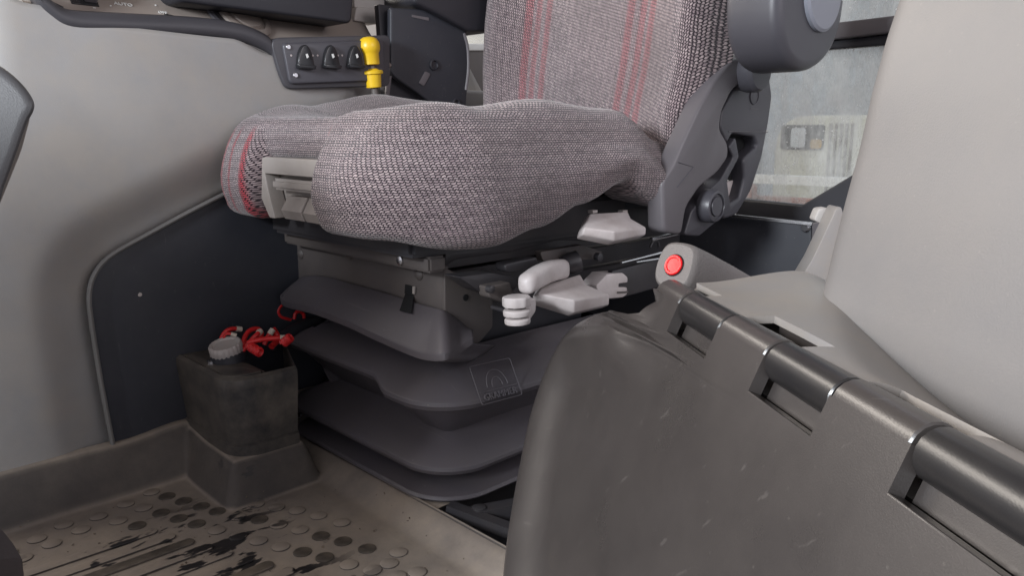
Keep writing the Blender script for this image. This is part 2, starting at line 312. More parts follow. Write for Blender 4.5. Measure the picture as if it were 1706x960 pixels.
def bar(name, a, b, w, h, mat, parent=None, bev=0.002, upv=(0, 0, 1)):
    a, b = V(a), V(b); d = (b - a).normalized(); s = d.cross(V(upv)).normalized(); u = s.cross(d)
    pts = [a + s * (w / 2 * i) + u * (h / 2 * j) for i, j in ((-1, -1), (1, -1), (1, 1), (-1, 1))]
    return prism(name, pts, b - a, mat, parent, bev, 2)
def frame_for(d):
    d = d.normalized(); s = d.cross(V((0, 0, 1)))
    if s.length < 1e-3: s = V((1, 0, 0))
    s.normalize(); return s, s.cross(d)
def tube(name, pts, r, mat, parent=None, seg=10, cap=True, bm=None):
    own = bm is None; bm = bm or bmesh.new(); pts = [V(p) for p in pts]; rings = []
    s = None
    for i, p in enumerate(pts):
        d = (pts[min(i + 1, len(pts) - 1)] - pts[max(i - 1, 0)]).normalized()
        if s is None: s, _ = frame_for(d)
        s = (s - d * s.dot(d)); s.normalize(); u = s.cross(d)
        rr = r[i] if isinstance(r, (list, tuple)) else r
        rings.append([bm.verts.new(p + (s * math.cos(2 * math.pi * k / seg) + u * math.sin(2 * math.pi * k / seg)) * rr) for k in range(seg)])
    for a, b in zip(rings, rings[1:]):
        for k in range(seg): bm.faces.new((a[k], a[(k + 1) % seg], b[(k + 1) % seg], b[k]))
    if cap: bm.faces.new(rings[0][::-1]); bm.faces.new(rings[-1])
    return from_bm(name, bm, mat, parent) if own else None
def lathe(name, o, axis, prof, mat, parent=None, seg=32, ribs=0, ribamp=0):
    """prof = [(radius, height)] along axis from o"""
    bm = bmesh.new(); o = V(o); d = V(axis).normalized(); s, u = frame_for(d); rings = []
    for (r, h) in prof:
        ring = []
        for k in range(seg):
            a = 2 * math.pi * k / seg; rr = r
            if ribs and r > 0.5 * max(p[0] for p in prof): rr = r * (1 + ribamp * (1 if (k * ribs * 2 // seg) % 2 else -1))
            ring.append(bm.verts.new(o + d * h + (s * math.cos(a) + u * math.sin(a)) * rr))
        rings.append(ring)
    for a, b in zip(rings, rings[1:]):
        for k in range(seg): bm.faces.new((a[k], a[(k + 1) % seg], b[(k + 1) % seg], b[k]))
    bm.faces.new(rings[0][::-1]); bm.faces.new(rings[-1])
    return from_bm(name, bm, mat, parent, 32)
def grid(name, fn, nu, nv, mat, parent=None, thick=0, uvf=None, keep=None, closed_u=False, angle=50):
    vs = [fn(i / nu, j / nv) for j in range(nv + 1) for i in range(nu + 1)]
    fs = []
    for j in range(nv):
        for i in range(nu):
            if keep is None or keep((i + .5) / nu, (j + .5) / nv):
                a = j * (nu + 1) + i; fs.append((a, a + 1, a + nu + 2, a + nu + 1))
    me = bpy.data.meshes.new(name); me.from_pydata([tuple(v) for v in vs], [], fs)
    if uvf:
        uvl = me.uv_layers.new(name='UVMap')
        for p in me.polygons:
            for li in p.loop_indices:
                k = me.loops[li].vertex_index; uvl.data[li].uv = uvf((k % (nu + 1)) / nu, (k // (nu + 1)) / nv)
    me.update()
    o = link(name, me, mat, parent, angle)
    if thick:
        md = o.modifiers.new('thickness', 'SOLIDIFY'); md.thickness = thick; md.offset = -1
    return o
def text(name, body, o, ux, uy, size, mat, parent=None, ext=0.0004):
    cu = bpy.data.curves.new(name, 'FONT'); cu.body = body; cu.size = size; cu.extrude = ext; cu.align_x = 'CENTER'; cu.align_y = 'CENTER'; cu.resolution_u = 3
    tmp = bpy.data.objects.new('tmp', cu); col.objects.link(tmp)
    bpy.context.view_layer.update()
    me = bpy.data.meshes.new_from_object(tmp.evaluated_get(bpy.context.evaluated_depsgraph_get()))
    bpy.data.objects.remove(tmp)
    ux, uy = V(ux).normalized(), V(uy); uy = (uy - ux * uy.dot(ux)).normalized(); n = ux.cross(uy)
    for v in me.vertices: v.co = V(o) + ux * v.co.x + uy * v.co.y + n * v.co.z
    me.name = name
    return link(name, me, mat, parent)

# ================================================================== SETTING
# floor pan, mat
tag(box('cab_floor', (0.2, -1.5, -0.075), (1.5, 0.4, -0.06), 'blackmetal', bev=0), kind='structure')
def mat_z(x, y):
    wall = 0.066 * sstep(1.085, 1.132, x + 0.004 * math.sin(y * 9))
    hump = 0.060 * sstep(0.948, 0.970, x) * sstep(-0.392, -0.416, y)
    ris = 0.020 * sstep(-0.525, -0.575, y)
    hump *= sstep(-0.545, -0.515, y); inner = 0
    z = max(wall, hump, ris, inner)
    z += 0.02 * sstep(1.05, 1.13, x) * sstep(-0.33, -0.41, y) * 0.4
    return z + 0.0012 * noise.noise(V((x * 9, y * 9, 0)))
def matpt(a, b):
    x, y = 0.42 + 0.725 * a, -0.66 + 0.80 * b
    return V((x, y, mat_z(x, y)))
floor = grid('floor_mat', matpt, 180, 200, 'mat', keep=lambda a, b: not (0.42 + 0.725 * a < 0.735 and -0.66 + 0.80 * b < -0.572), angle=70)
tag(floor, kind='structure')
stud_me = None; wet_me = None
def stud_mesh(mat):
    bm = bmesh.new(); prof = [(0.0112, 0), (0.0109, 0.0018), (0.0096, 0.0025), (0.0, 0.0025)]; rings = []
    for r, h in prof[:-1]:
        rings.append([bm.verts.new((r * math.cos(k * math.pi / 9), r * math.sin(k * math.pi / 9), h)) for k in range(18)])
    for a, b in zip(rings, rings[1:]):
        for k in range(18): bm.faces.new((a[k], a[(k + 1) % 18], b[(k + 1) % 18], b[k]))
    bm.faces.new(rings[-1]); me = bpy.data.meshes.new('stud'); bm.to_mesh(me); bm.free(); me.materials.append(M[mat])
    for p in me.polygons: p.use_smooth = True
    me.set_sharp_from_angle(angle=math.radians(40)); return me
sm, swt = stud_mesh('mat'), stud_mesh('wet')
def put(me, name, loc, parent):
    o = bpy.data.objects.new(name, me); col.objects.link(o); o.parent = parent; o.location = loc; return o
# studs along the console side (two staggered rows), then across in front of the riser
spots = [(1.048,-.192),(1.063,-.226),(1.056,-.265),(1.068,-.303),(1.080,-.341),(1.022,-.202),(1.034,-.238),(1.026,-.280),(1.040,-.316),(1.053,-.352),(1.023,-.363),(1.010,-.328),(0.996,-.293),(0.991,-.374),(.978,-.339),(.963,-.384),(.948,-.350),(.931,-.397),(.914,-.362),(.946,-.431),(.903,-.414),(.882,-.375),(.853,-.388),(.918,-.446),(.890,-.461),(.857,-.474),(.872,-.425),(.841,-.438),(.809,-.449),(.779,-.462),(.744,-.474),(.698,-.474),(.821,-.401),(.792,-.414),(.763,-.427),(.729,-.439),(.700,-.452),(1.036,-.158),(1.010,-.168),(1.022,-.124),(.996,-.134),(1.008,-.09),(.982,-.1),(.67,-.465),(.82,-.486),(.71,-.496),(.66,-.486)]
wetset = {9, 10, 11, 13, 14, 15, 16, 20, 12, 28, 29, 33, 34, 30}
for i_, (x, y) in enumerate(spots):
    if mat_z(x, y) > 0.012: continue
    put(swt if i_ in wetset else sm, 'stud', (x, y, mat_z(x, y) - 0.0006), floor)
M['crumb'] = plastic('soil', (0.13, 0.10, 0.075), 0.9, 300, 0.2, var=0.3, blotch=60)
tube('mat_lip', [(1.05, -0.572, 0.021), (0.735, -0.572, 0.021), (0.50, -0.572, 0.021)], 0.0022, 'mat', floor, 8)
bmc = bmesh.new()
for k in range(900):
    x, y = random.uniform(0.5, 1.12), random.uniform(-0.56, 0.05)
    if noise.noise(V((x * 11, y * 11, 3))) < random.uniform(-0.2, 0.5): continue
    r_ = random.uniform(0.0005, 0.0019) * (1.3 if random.random() < .1 else 1); c_ = V((x, y, mat_z(x, y) + r_ * 0.4))
    vs_ = [bmc.verts.new(c_ + V((random.uniform(-1, 1), random.uniform(-1, 1), random.uniform(-.8, .8))).normalized() * r_) for _ in range(6)]
    bmesh.ops.convex_hull(bmc, input=vs_)
tag(from_bm('soil_crumbs', bmc, 'crumb', floor, 20), kind='stuff')
def rib(x, y0, y1, wet=False):
    r = 0.0085; pts = []
    for k in range(9): a = math.pi * k / 8; pts.append((x + r * math.cos(a), y1 + r * math.sin(a), -0.0005))
    for k in range(9): a = math.pi + math.pi * k / 8; pts.append((x + r * math.cos(a), y0 + r * math.sin(a), -0.0005))
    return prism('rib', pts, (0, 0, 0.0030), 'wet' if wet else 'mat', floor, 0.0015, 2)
for k in range(13):
    x = 0.967 - 0.0290 * k
    rib(x, -0.308 - 0.0115 * k + 0.0085, 0.14, wet=k in (2, 6))

tag(box('unseen_cab_roof', (-0.45, -1.5, 1.42), (1.75, 0.95, 1.5), 'taupe', bev=0.01), kind='structure')  # unseen roof slab, added to keep out light from above
# black rear lower panel of the cab and the rear window
rear = thing('rear_window', 'wet dirty rear window with black frame behind the seat back', 'window', (0.9, -1.46, 0.3))
RW = -1.45
def P_(u, v, y=RW): return ony(u, v, y)
bl = [P_(1225, 331), P_(1335, 342), P_(1430, 285), P_(1470, 262), P_(1480, 420), P_(1225, 400)]
prism('lower_frame', bl, (0, -0.03, 0), 'black', rear, 0.004)
tb = [P_(1300, 66), P_(1540, 42), P_(1540, 66), P_(1300, 90)]
prism('upper_frame', [P_(1300, 48), P_(1580, 14), P_(1580, 42), P_(1300, 76)], (0, -0.03, 0), 'cover', rear, 0.004)
prism('upper_seal', [P_(1300, 78, RW - .012), P_(1580, 44, RW - .012), P_(1580, 66, RW - .012), P_(1300, 88, RW - .012)], (0, -0.025, 0), 'black', rear, 0.003)
prism('glass_pane', [(0.2, RW - 0.018, 0.27), (1.05, RW - 0.018, 0.27), (1.05, RW - 0.018, 0.98), (0.2, RW - 0.018, 0.98)], (0, -0.005, 0), 'glass', rear, 0)
rp = thing('rear_lower_panel', 'black metal panel with bright top edge below the rear window', 'panel', (0.75, -1.30, 0.2))
RPY = -1.30
prism('sheet', [P_(700, 302, RPY), P_(1352, 374, RPY), P_(1346, 640, RPY), P_(700, 640, RPY)], (0, -0.02, 0), 'navy', rp, 0.003)
bar('top_edge', P_(1060, 343, RPY + .006), P_(1354, 373, RPY + .006), 0.006, 0.005, 'chrome', rp, 0.001)
b = P_(1343, 379, RPY + .001); lathe('bolt', b, (0, 1, 0), [(0.008, 0), (0.008, 0.004), (0.006, 0.006), (0.003, 0.006)], 'chrome', rp, 16)
b = P_(1218, 449, RPY + .001); lathe('plug', b, (0, 1, 0), [(0.011, 0), (0.011, 0.003), (0.009, 0.003), (0.009, 0.001)], 'black', rp, 20)
prism('end_flange', [P_(1352, 372, RPY + .012), P_(1398, 358, RPY + .012), P_(1398, 500, RPY + .012), P_(1346, 500, RPY + .012)], (0, -0.02, 0), 'cover', rp, 0.004)

# outside, seen through the glass
tag(box('yard_ground', (-20, -30, -1.3), (20, 20, -1.25), 'gravel', bev=0), kind='structure')
shed = thing('shed_wall', 'grey sheet metal shed wall seen through the rear window', 'wall', (1.5, -9, -1.25))
bmw = bmesh.new()
prev = None
for k in range(181):
    x = -3 + 9 * k / 180; y = -9 + 0.03 * math.sin(k * 1.05)
    cur = (bmw.verts.new((x, y, -1.25)), bmw.verts.new((x, y, 4.0)))
    if prev: bmw.faces.new((prev[0], cur[0], cur[1], prev[1]))
    prev = cur
from_bm('corrugated_sheet', bmw, 'shed', shed, 80)
for px in (1.2, 3.2, 5.0): box('post', (px - .06, -8.93, -1.25), (px + .06, -8.8, 4.0), 'bracket', shed, 0)
van = thing('parked_trailer', 'cream trailer with small dark window seen through the wet glass', 'trailer', (2.4, -5.2, -1.2))
vx0, vx1 = P_(1292, 200, -5).x, P_(1545, 200, -5).x
vz1, vz0 = P_(1350, 192, -5).z, -0.85
vo = fillet([(vx1, -5, vz0), (vx0, -5, vz0), (vx0, -5, vz1), (vx1, -5, vz1)], [0.05, 0.05, 0.22, 0.22])
prism('body', vo, (0, -1.6, 0), 'cream', van, 0.06, 4)
def vbox(nm, u0, v0, u1, v1, mat, y=-4.985, t=-.03):
    a, b = P_(u0, v0, y), P_(u1, v1, y)
    return prism(nm, fillet([(a.x, y, a.z), (b.x, y, a.z), (b.x, y, b.z), (a.x, y, b.z)], 0.02), (0, t, 0), mat, van, 0.004)
vbox('window', 1302, 208, 1370, 250, 'winglass')
vbox('blind', 1318, 213, 1340, 246, 'shed', -4.98); vbox('reflector_board', 1350, 232, 1368, 248, 'amber', -4.98)
for k in range(5):
    p = P_(1385 + 9 * k, 205, -4.99); box('panel_seam', (p.x - .006, -4.995, -0.5), (p.x + .006, -4.98, p.z), 'tray', van, 0)
vbox('bumper', 1295, 300, 1540, 312, 'bracket', -4.95)
for s in (0.25, 0.75):
    lathe('wheel', (vx0 + (vx1 - vx0) * s, -5.05, -0.95), (0, -1, 0), [(0.18, 0), (0.3, 0.01), (0.31, 0.18), (0.2, 0.2)], 'black', van, 24)
rm = thing('red_machine_part', 'rusty red machine beam low behind the rear window', 'machine', (1.3, -2.4, 0))
a, b2 = P_(1225, 318, -2.4), P_(1420, 326, -2.4)
bar('beam', a + V((0.3, 0, -0.035)), b2 + V((-.2, 0, -.035)), 0.05, 0.04, 'redpaint', rm, 0.006)
bar('grey_pipe', a + V((0.3, -.1, 0.035)), b2 + V((-.2, -.1, .035)), 0.03, 0.03, 'shed', rm, 0.006)
box('lamp', (a.x - 0.10, -2.37, a.z - .02), (a.x - 0.05, -2.34, a.z + .03), 'redpaint', rm, 0.006)
barn = box('barn_wall', (4.6, -8, -1.25), (4.8, 2.5, 4.5), 'barn'); tag(barn, 'pale beige barn wall outside beyond the grey side console', 'wall')

# ================================================================== RIGHT SIDE CONSOLE
con = thing('side_console', 'grey side console with black lower panel, dark rim and rocker switches', 'console', (1.2, -0.7, 0.06))
PX = 1.135
pan_px = [(188, 745), (168, 640), (152, 540), (148, 490), (158, 455), (185, 425), (250, 388), (320, 350), (390, 315), (480, 272), (600, 225), (900, 205), (1050, 300), (1000, 560), (600, 640), (310, 722)]
pan = [onx(u, v, PX) for u, v in pan_px]
pl = smooth(pan[1:11], 5)
panel_out = [pan[0]] + pl + pan[11:]
def sd_panel(y, z):
    best = 9; inside = False; n = len(panel_out)
    for i in range(n):
        a, b = panel_out[i], panel_out[(i + 1) % n]
        dx, dz = b.y - a.y, b.z - a.z; t = max(0, min(1, ((y - a.y) * dx + (z - a.z) * dz) / (dx * dx + dz * dz + 1e-12)))
        best = min(best, math.hypot(y - a.y - dx * t, z - a.z - dz * t))
        if (a.z > z) != (b.z > z) and y < dx * (z - a.z) / (b.z - a.z) + a.y: inside = not inside
    return -best if inside else best
def con_front(z): return -0.262 + 0.13 * sstep(0.62, 0.05, z)
def con_top(y): return interp([(-0.75, 0.565), (-0.645, 0.573), (-0.60, 0.598), (-0.53, 0.618), (-0.34, 0.622), (-0.28, 0.64), (-0.2, 0.67)], y)
def con_pt(a, b):
    # a along rear->front path, b height
    yf = None
    t = a * 1.0
    zt = 0.05 + b * 0.62
    yc = con_front(zt)
    if t < 0.8:
        y = lerp(-1.45, yc, t / 0.8); x = 1.14
    else:
        ang = (t - 0.8) / 0.2 * math.radians(82); R = 0.09
        y = yc + R * math.sin(ang); x = 1.14 + R * (1 - math.cos(ang)) * 1.6
    z = 0.045 + (con_top(y) + 0.012 - 0.045) * b
    d = sd_panel(y, z)
    x += 0.022 * sstep(0.075, 0.0, d) + 0.012 * sstep(0.0, -0.01, d)
    x += 0.016 * math.sin((y + 0.2) * 7.0) * sstep(0.05, 0.4, z) * 0.6 + 0.012 * sstep(0.25, 0.6, z)
    x += 0.075 * sstep(-0.72, -0.86, y)
    return V((x, y, z))
def con_keep(a, b):
    p = con_pt(a, b); return a > 0.8 or sd_panel(p.y, p.z) > -0.012
grid('body', con_pt, 190, 90, 'grey', con, 0.004, keep=con_keep, angle=80)
prism('lower_panel', [p + V((0.003, 0, 0)) for p in panel_out], (0.01, 0, 0), 'navy', con, 0.002)
tube('panel_bead', [p + V((-0.002, 0, 0)) for p in [pan[0]] + pl], 0.0034, 'bead', con, 8)
p = onx(233, 491, PX + .003); lathe('scratch_fleck', p, (-1, 0.3, 0.2), [(0.003, 0), (0.003, 0.0006), (0.001, 0.001)], 'cap', con, 8)
# dark rim along the top of the body
rim_px = [(45, -40), (58, 0), (82, 28), (120, 50), (200, 55), (330, 60), (400, 68), (445, 86), (460, 104)]
def rim_sec(p, i, n):
    # profile sweeping up and outward from the rim line
    return [p + V(o) for o in ((0.014, 0, -0.004), (-0.004, 0, 0.0), (-0.010, 0, 0.007), (-0.009, 0, 0.017), (0.000, 0, 0.025), (0.022, 0, 0.029))]
rp_ = smooth([onx(u, v, 1.148) for u, v in rim_px], 6)
bmr = bmesh.new(); pr = None
for i, p in enumerate(rp_):
    cur = [bmr.verts.new(q) for q in rim_sec(p, i, len(rp_))]
    if pr:
        for k in range(len(cur) - 1): bmr.faces.new((pr[k], cur[k], cur[k + 1], pr[k + 1]))
    pr = cur
ro = from_bm('top_rim', bmr, 'rim', con, 60); md = ro.modifiers.new('t', 'SOLIDIFY'); md.thickness = 0.004
# thin pale seam under the rim
tube('rim_seam', [p + V((0.0, 0, -0.0035)) for p in rp_[10:52]], 0.0018, 'bead', con, 6)
# inclined control face above the rim
n_face = V((-0.62, 0, 0.60)).normalized()
def face_pt(a, b):
    y = lerp(-0.275, -0.83, a); base = 1.162
    zb = interp([(-1.2, 0.60), (-0.8, 0.61), (-0.62, 0.622), (-0.54, 0.636), (-0.34, 0.640), (-0.275, 0.66)], y)
    s = b * 0.24
    return V((base + s * 0.55 + 0.02 * math.sin(b * 3.1), y, zb + s * 0.83 - 0.012 * math.sin(b * 3.1)))
cf = grid('control_face', face_pt, 60, 16, 'taupe', con, 0.006, angle=80)
def on_face(u, v):
    # intersect the view ray with the control face (stepwise)
    d = ray(u, v); best = None
    for i in range(121):
        for j in range(33):
            q = face_pt(i / 120, j / 32); e = (q - C0).cross(d).length / (q - C0).dot(d)
            if best is None or e < best[0]: best = (e, q, i / 120, j / 32)
    _, q, a, bb = best; e = 0.01
    ua = (face_pt(min(1, a + e), bb) - face_pt(max(0, a - e), bb)).normalized(); vb = (face_pt(a, min(1, bb + e * 4)) - face_pt(a, max(0, bb - e * 4))).normalized()
    return q, ua, vb
for nm, bd, u, v, sz in (('print_mark', 'AUTO', 207, 8, 0.009), ('print_mark', 'OFF', 270, 21, 0.0075), ('print_mark', '\u2022', 258, 8, 0.010), ('print_mark', '2\u2227', 283, 8, 0.008), ('print_mark', '-', 155, 14, 0.014), ('print_mark', '\u2022', 183, 12, 0.009)):
    q, ua, vb = on_face(u, v); n = ua.cross(vb); n = n if n.x < 0 else -n
    text(nm, bd, q + n * 0.001, ua, vb, sz, 'white', con)
q, ua, vb = on_face(98, 9); n = ua.cross(vb); n = n if n.x < 0 else -n
prism('marker', [q + n * .001 + ua * a + vb * b for a, b in ((-.006, .002), (.006, .002), (.004, -.002), (-.001, -.001), (-.003, -.004))], n * 0.001, 'black', con, 0)
# lever gate recess and knob base at the top edge of the face
q, ua, vb = on_face(142, 0); n = ua.cross(vb); n = n if n.x < 0 else -n
prism('lever_gate', [q + ua * a + vb * b - n * .001 for a, b in ((-.022, -.012), (.012, -.012), (.016, .03), (-.02, .03))], n * 0.003, 'glossblack', con, 0.001)
prism('gate_lever', fillet([q + ua * a + vb * b for a, b in ((-.004, -.006), (.012, -.006), (.012, .03), (-.004, .03))], .003), n * 0.03, 'cover', con, 0.003)
# two finger slots on the rim, black patches for the shade inside
for (u, v) in ((287, 35), (312, 40)):
    q, ua, vb = on_face(u, v); n = ua.cross(vb); n = n if n.x < 0 else -n
    prism('finger_slot', fillet([q + ua * a + vb * b + n * .0005 for a, b in ((-.011, .012), (.006, .011), (.014, -.009), (-.003, -.012))], .006), n * 0.002, 'hole_shade', con, 0.0008)
    prism('slot_tick', [q + ua * a + vb * b + n * .001 for a, b in ((-.0125, .004), (-.0105, .004), (-.004, -.012), (-.006, -.012))], n * 0.002, 'lever', con, 0)
# round dial at the right of the face
q, ua, vb = on_face(405, 30); n = ua.cross(vb); n = n if n.x < 0 else -n
lathe('dial_well', q - n * .002, n, [(0.062, 0), (0.062, 0.004), (0.058, 0.006), (0.052, 0.004)], 'rim', con, 40)
lathe('dial', q, n, [(0.045, 0), (0.044, 0.006), (0.040, 0.008), (0.034, 0.008), (0.033, 0.005), (0.028, 0.005), (0.027, 0.009), (0.01, 0.010)], 'taupe', con, 40)

# rocker switch panel
SX = 1.132
swp = fillet([onx(u, v, SX) for u, v in ((471, 71), (640, 66), (640, 134), (484, 140))], 0.008)
prism('switch_plate', swp, (0.012, 0, 0), 'coverdark', con, 0.0025)
prism('switch_surround', fillet([onx(u, v, SX + .005) for u, v in ((452, 72), (460, 62), (650, 58), (650, 143), (478, 148), (466, 120))], 0.01), (0.02, 0, 0), 'rim', con, 0.003)
for u, v in ((480, 78), (492, 125)):
    lathe('screw', onx(u, v, SX), (-1, 0, 0), [(0.0042, -0.001), (0.0042, 0.0012), (0.003, 0.0022), (0.001, 0.0022)], 'chrome', con, 14)
for u in (504, 547, 587):
    o_ = onx(u + 2, 94, SX)
    prf = [(-0.0125, -0.016), (0.0125, -0.016), (0.0135, -0.009), (0.011, 0.004), (0.006, 0.014), (0.0, 0.0175), (-0.006, 0.014), (-0.011, 0.004), (-0.0135, -0.009)]
    rk = prism('rocker_switch', smooth([o_ + V((0.002, -y, z)) for y, z in prf], 4, True), (-0.010, 0, 0), 'glossblack', con, 0.0045, 4)
    prism('rocker_base', fillet([o_ + V((0.0, -y, z)) for y, z in ((-0.014, -0.019), (0.014, -0.019), (0.015, -0.013), (-0.015, -0.013))], .002), (-0.012, 0, 0), 'glossblack', rk, 0.002)
    prism('white_symbol', [o_ + V((-0.0095, -y, z)) for y, z in ((-.002, .003), (.001, .004), (.003, -.001), (0, -.003))], (-.001, 0, 0), 'white', rk, 0)
for u in (485, 521, 529, 563, 570):
    o_ = onx(u, 92, SX); lathe('symbol_dot', o_, (-1, 0, 0), [(0.0016, 0), (0.0016, 0.0005)], 'lever', con, 8)

# ================================================================== STORAGE BIN
bn = thing('storage_bin', 'scuffed black open bin with grey ribbed cap beside the seat base', 'bin', (1.06, -0.5, 0.05))
bx0, bx1, by0, by1, bz0, bz1 = 0.962, 1.160, -0.540, -0.410, 0.056, 0.174
def bin_sec(z, inset, taper):
    pts = [(bx1, by0 - .05), (bx0 + taper + inset, by0 + .028), (bx0 + taper + inset, by1 - taper - inset), (bx1 + 0.0, by1 - taper - inset)]
    return fillet([(x, y, z) for x, y in pts], [0.0, 0.0, 0.042, 0.004], 8)
secs = [bin_sec(bz0 - .004, 0.003, 0.004), bin_sec(bz0 + .018, 0.002, 0.004), bin_sec(bz0 + .020, 0.006, 0.004), bin_sec(bz1 - 0.014, 0.001, 0.0), bin_sec(bz1 - .004, 0.002, 0.0), bin_sec(bz1, 0.007, 0.0), bin_sec(bz1 - 0.002, 0.012, 0.0)]
bm = bmesh.new(); pr = None
for s in secs:
    cur = [bm.verts.new(p) for p in s]
    if pr:
        n = len(cur)
        for k in range(n): bm.faces.new((pr[k], pr[(k + 1) % n], cur[(k + 1) % n], cur[k]))
    pr = cur
from_bm('shell', bm, 'bin', bn, 45)
# front shelf with the cap, recess floor behind it
prism('front_shelf', fillet([(bx1, -0.468, bz1 - .006), (bx0 + .02, -0.468, bz1 - .006), (bx0 + .02, by1 - .012, bz1 - .006), (bx1, by1 - .012, bz1 - .006)], [0, .002, .03, .002]), (0, 0, 0.005), 'bin', bn, 0.002)
prism('shelf_step', [(bx1, -0.470, bz1 - .04), (bx0 + .02, -0.470, bz1 - .04), (bx0 + .02, -0.470, bz1 - .003), (bx1, -0.470, bz1 - .003)], (0, -0.003, 0), 'bin', bn, 0)
box('recess_floor', (bx0 + .015, -0.51, bz1 - .045), (bx1, -0.470, bz1 - .04), 'black', bn, 0)
cp = onz(381, 592, bz1 + .006); cp = V((cp.x, cp.y, bz1 - 0.001))
cb = lathe('cap_socket', cp, (0, 0.0, 1), [(0.026, 0), (0.025, 0.012), (0.021, 0.014), (0.018, 0.014)], 'black', bn, 32)
axc = V((-0.10, 0.22, 1)).normalized()
lathe('ribbed_cap', cp + axc * 0.012, axc, [(0.0220, 0), (0.0230, 0.002), (0.0230, 0.0125), (0.0212, 0.0152), (0.018, 0.0145), (0.0165, 0.0125), (0.004, 0.0125)], 'cap', cb, 88, ribs=22, ribamp=0.018)
q = onz(352, 604, bz1); lathe('small_screw', V((q.x, q.y, bz1 - .001)), (0, 0, 1), [(0.006, 0), (0.006, 0.003), (0.003, 0.004)], 'chrome', bn, 14)
def wire(label, pts, r=0.0032, ends=(False, True), parent_name='wire'):
    w_ = thing('wire', label, 'wire', pts[0], 'red wires in the storage bin')
    ps = smooth(pts, 8)
    k0 = 0; k1 = len(ps)
    if ends[0]: tube('wire_end', ps[:5], r * 1.25, 'wirecap', w_, 10); k0 = 3
    if ends[1]: tube('wire_end', ps[-6:], r * 1.25, 'wirecap', w_, 10); k1 = len(ps) - 4
    tube('sleeve', ps[k0:k1], r, 'wire', w_, 10)
    return w_
def bp(u, v, x): return onx(u, v, x)
wire('red wire arched over the grey ribbed cap with cream end', [bp(378, 590, 1.09), bp(369, 568, 1.09), bp(376, 553, 1.09), bp(388, 548, 1.09), bp(402, 549, 1.09)], 0.0033)
wire('short pale ended red wire lying just above the ribbed cap', [bp(372, 575, 1.08), bp(374, 560, 1.08), bp(380, 556, 1.075), bp(394, 559, 1.07)], 0.0022)
wire('red wire loop standing up next to the ribbed cap', [bp(404, 582, 1.07), bp(408, 562, 1.08), bp(418, 550, 1.085), bp(431, 549, 1.085), bp(436, 558, 1.08), bp(428, 568, 1.07), bp(414, 572, 1.06), bp(405, 580, 1.05)], 0.0036, (False, False))
wire('red wire with cream end crossing in front of the loop', [bp(402, 588, 1.05), bp(410, 578, 1.05), bp(420, 566, 1.05), bp(428, 558, 1.05), bp(434, 552, 1.055)], 0.0036)
wire('red wire folded in a peak with cream end near the bellows', [bp(440, 575, 1.06), bp(446, 562, 1.06), bp(455, 549, 1.06)], 0.0036)
wire('red wire bend sloping down right of the cream peak', [bp(455, 549, 1.065), bp(460, 556, 1.065), bp(463, 566, 1.06), bp(452, 578, 1.05)], 0.0045, (False, False))
wire('straight bright red wire stretched across the bin towards the bellows', [bp(412, 572, 1.03), bp(430, 567, 1.025), bp(455, 564, 1.02), bp(486, 564, 1.01)], 0.0038, (False, True))
for i, (u0, v0, u1, v1, lab) in enumerate(((417, 578, 434, 588, 'coiled red cable in front of the straight red wire'), (472, 572, 484, 562, 'coiled red cable at the bin edge against the bellows'))):
    a, b = bp(u0, v0, 1.02 - .02 * i), bp(u1, v1, 1.0 - .01 * i); s, u_ = frame_for(b - a)
    ps = [a.lerp(b, k / 60) + (s * math.cos(k * .75) + u_ * math.sin(k * .75)) * 0.0055 for k in range(61)]
    w_ = thing('coiled_cable', lab, 'cable', a, 'red wires in the storage bin'); tube('coil', ps, 0.0018, 'wire', w_, 6)
wire('red wire bight hanging below the top skirt of the suspension', [bp(482, 503, 1.14), bp(470, 508, 1.14), bp(463, 518, 1.14), bp(468, 528, 1.14), bp(484, 533, 1.14)], 0.0032, (False, False))
wire('small red wire arch in the dark above the second bellows fold', [bp(490, 532, 1.13), bp(492, 523, 1.13), bp(498, 519, 1.13), bp(505, 523, 1.13), bp(507, 530, 1.13)], 0.0028, (False, False))
hs = thing('black_hose', 'black hose running from the bin under the seat suspension', 'hose', bp(455, 575, 1.1)); tube('tube', smooth([bp(452, 578, 1.10), bp(475, 560, 1.11), bp(500, 546, 1.12), bp(530, 535, 1.13)], 6), 0.010, 'black', hs, 12)

# ================================================================== DRIVER SEAT
seat = thing('driver_seat', 'grey and red patterned driver seat on black suspension bellows', 'seat', (0.92, -0.75, 0.04))
# ---- cushion
cx, cy, hx, hy = 0.912, -0.775, 0.228, 0.26
def cush_perim(n):
    pts = []
    corners = [(1, 1, 0.05), (-1, 1, 0.105), (-1, -1, 0.05), (1, -1, 0.05)]   # +y is front
    arr = []
    for sx, sy, r in corners:
        c = V((cx + sx * (hx - r), cy + sy * (hy - r), 0))
        a0 = {(1, 1): 0, (-1, 1): 90, (-1, -1): 180, (1, -1): 270}[(sx, sy)]
        for k in range(17):
            a = math.radians(a0 + 90 * k / 16); arr.append((c + V((math.cos(a), math.sin(a), 0)) * r))
    L_ = [0]; k = len(arr)
    for i in range(k): L_.append(L_[-1] + (arr[(i + 1) % k] - arr[i]).length)
    tot = L_[-1]; j = 0
    for i in range(n):
        s = tot * i / n
        while L_[j + 1] < s: j += 1
        pts.append(arr[j].lerp(arr[(j + 1) % k], (s - L_[j]) / max(1e-9, L_[j + 1] - L_[j])))
    return pts, tot
NP = 340
per, ptot = cush_perim(NP)
nor = []
for i in range(NP):
    d = per[(i + 1) % NP] - per[i - 1]; nor.append(V((d.y, -d.x, 0)).normalized())
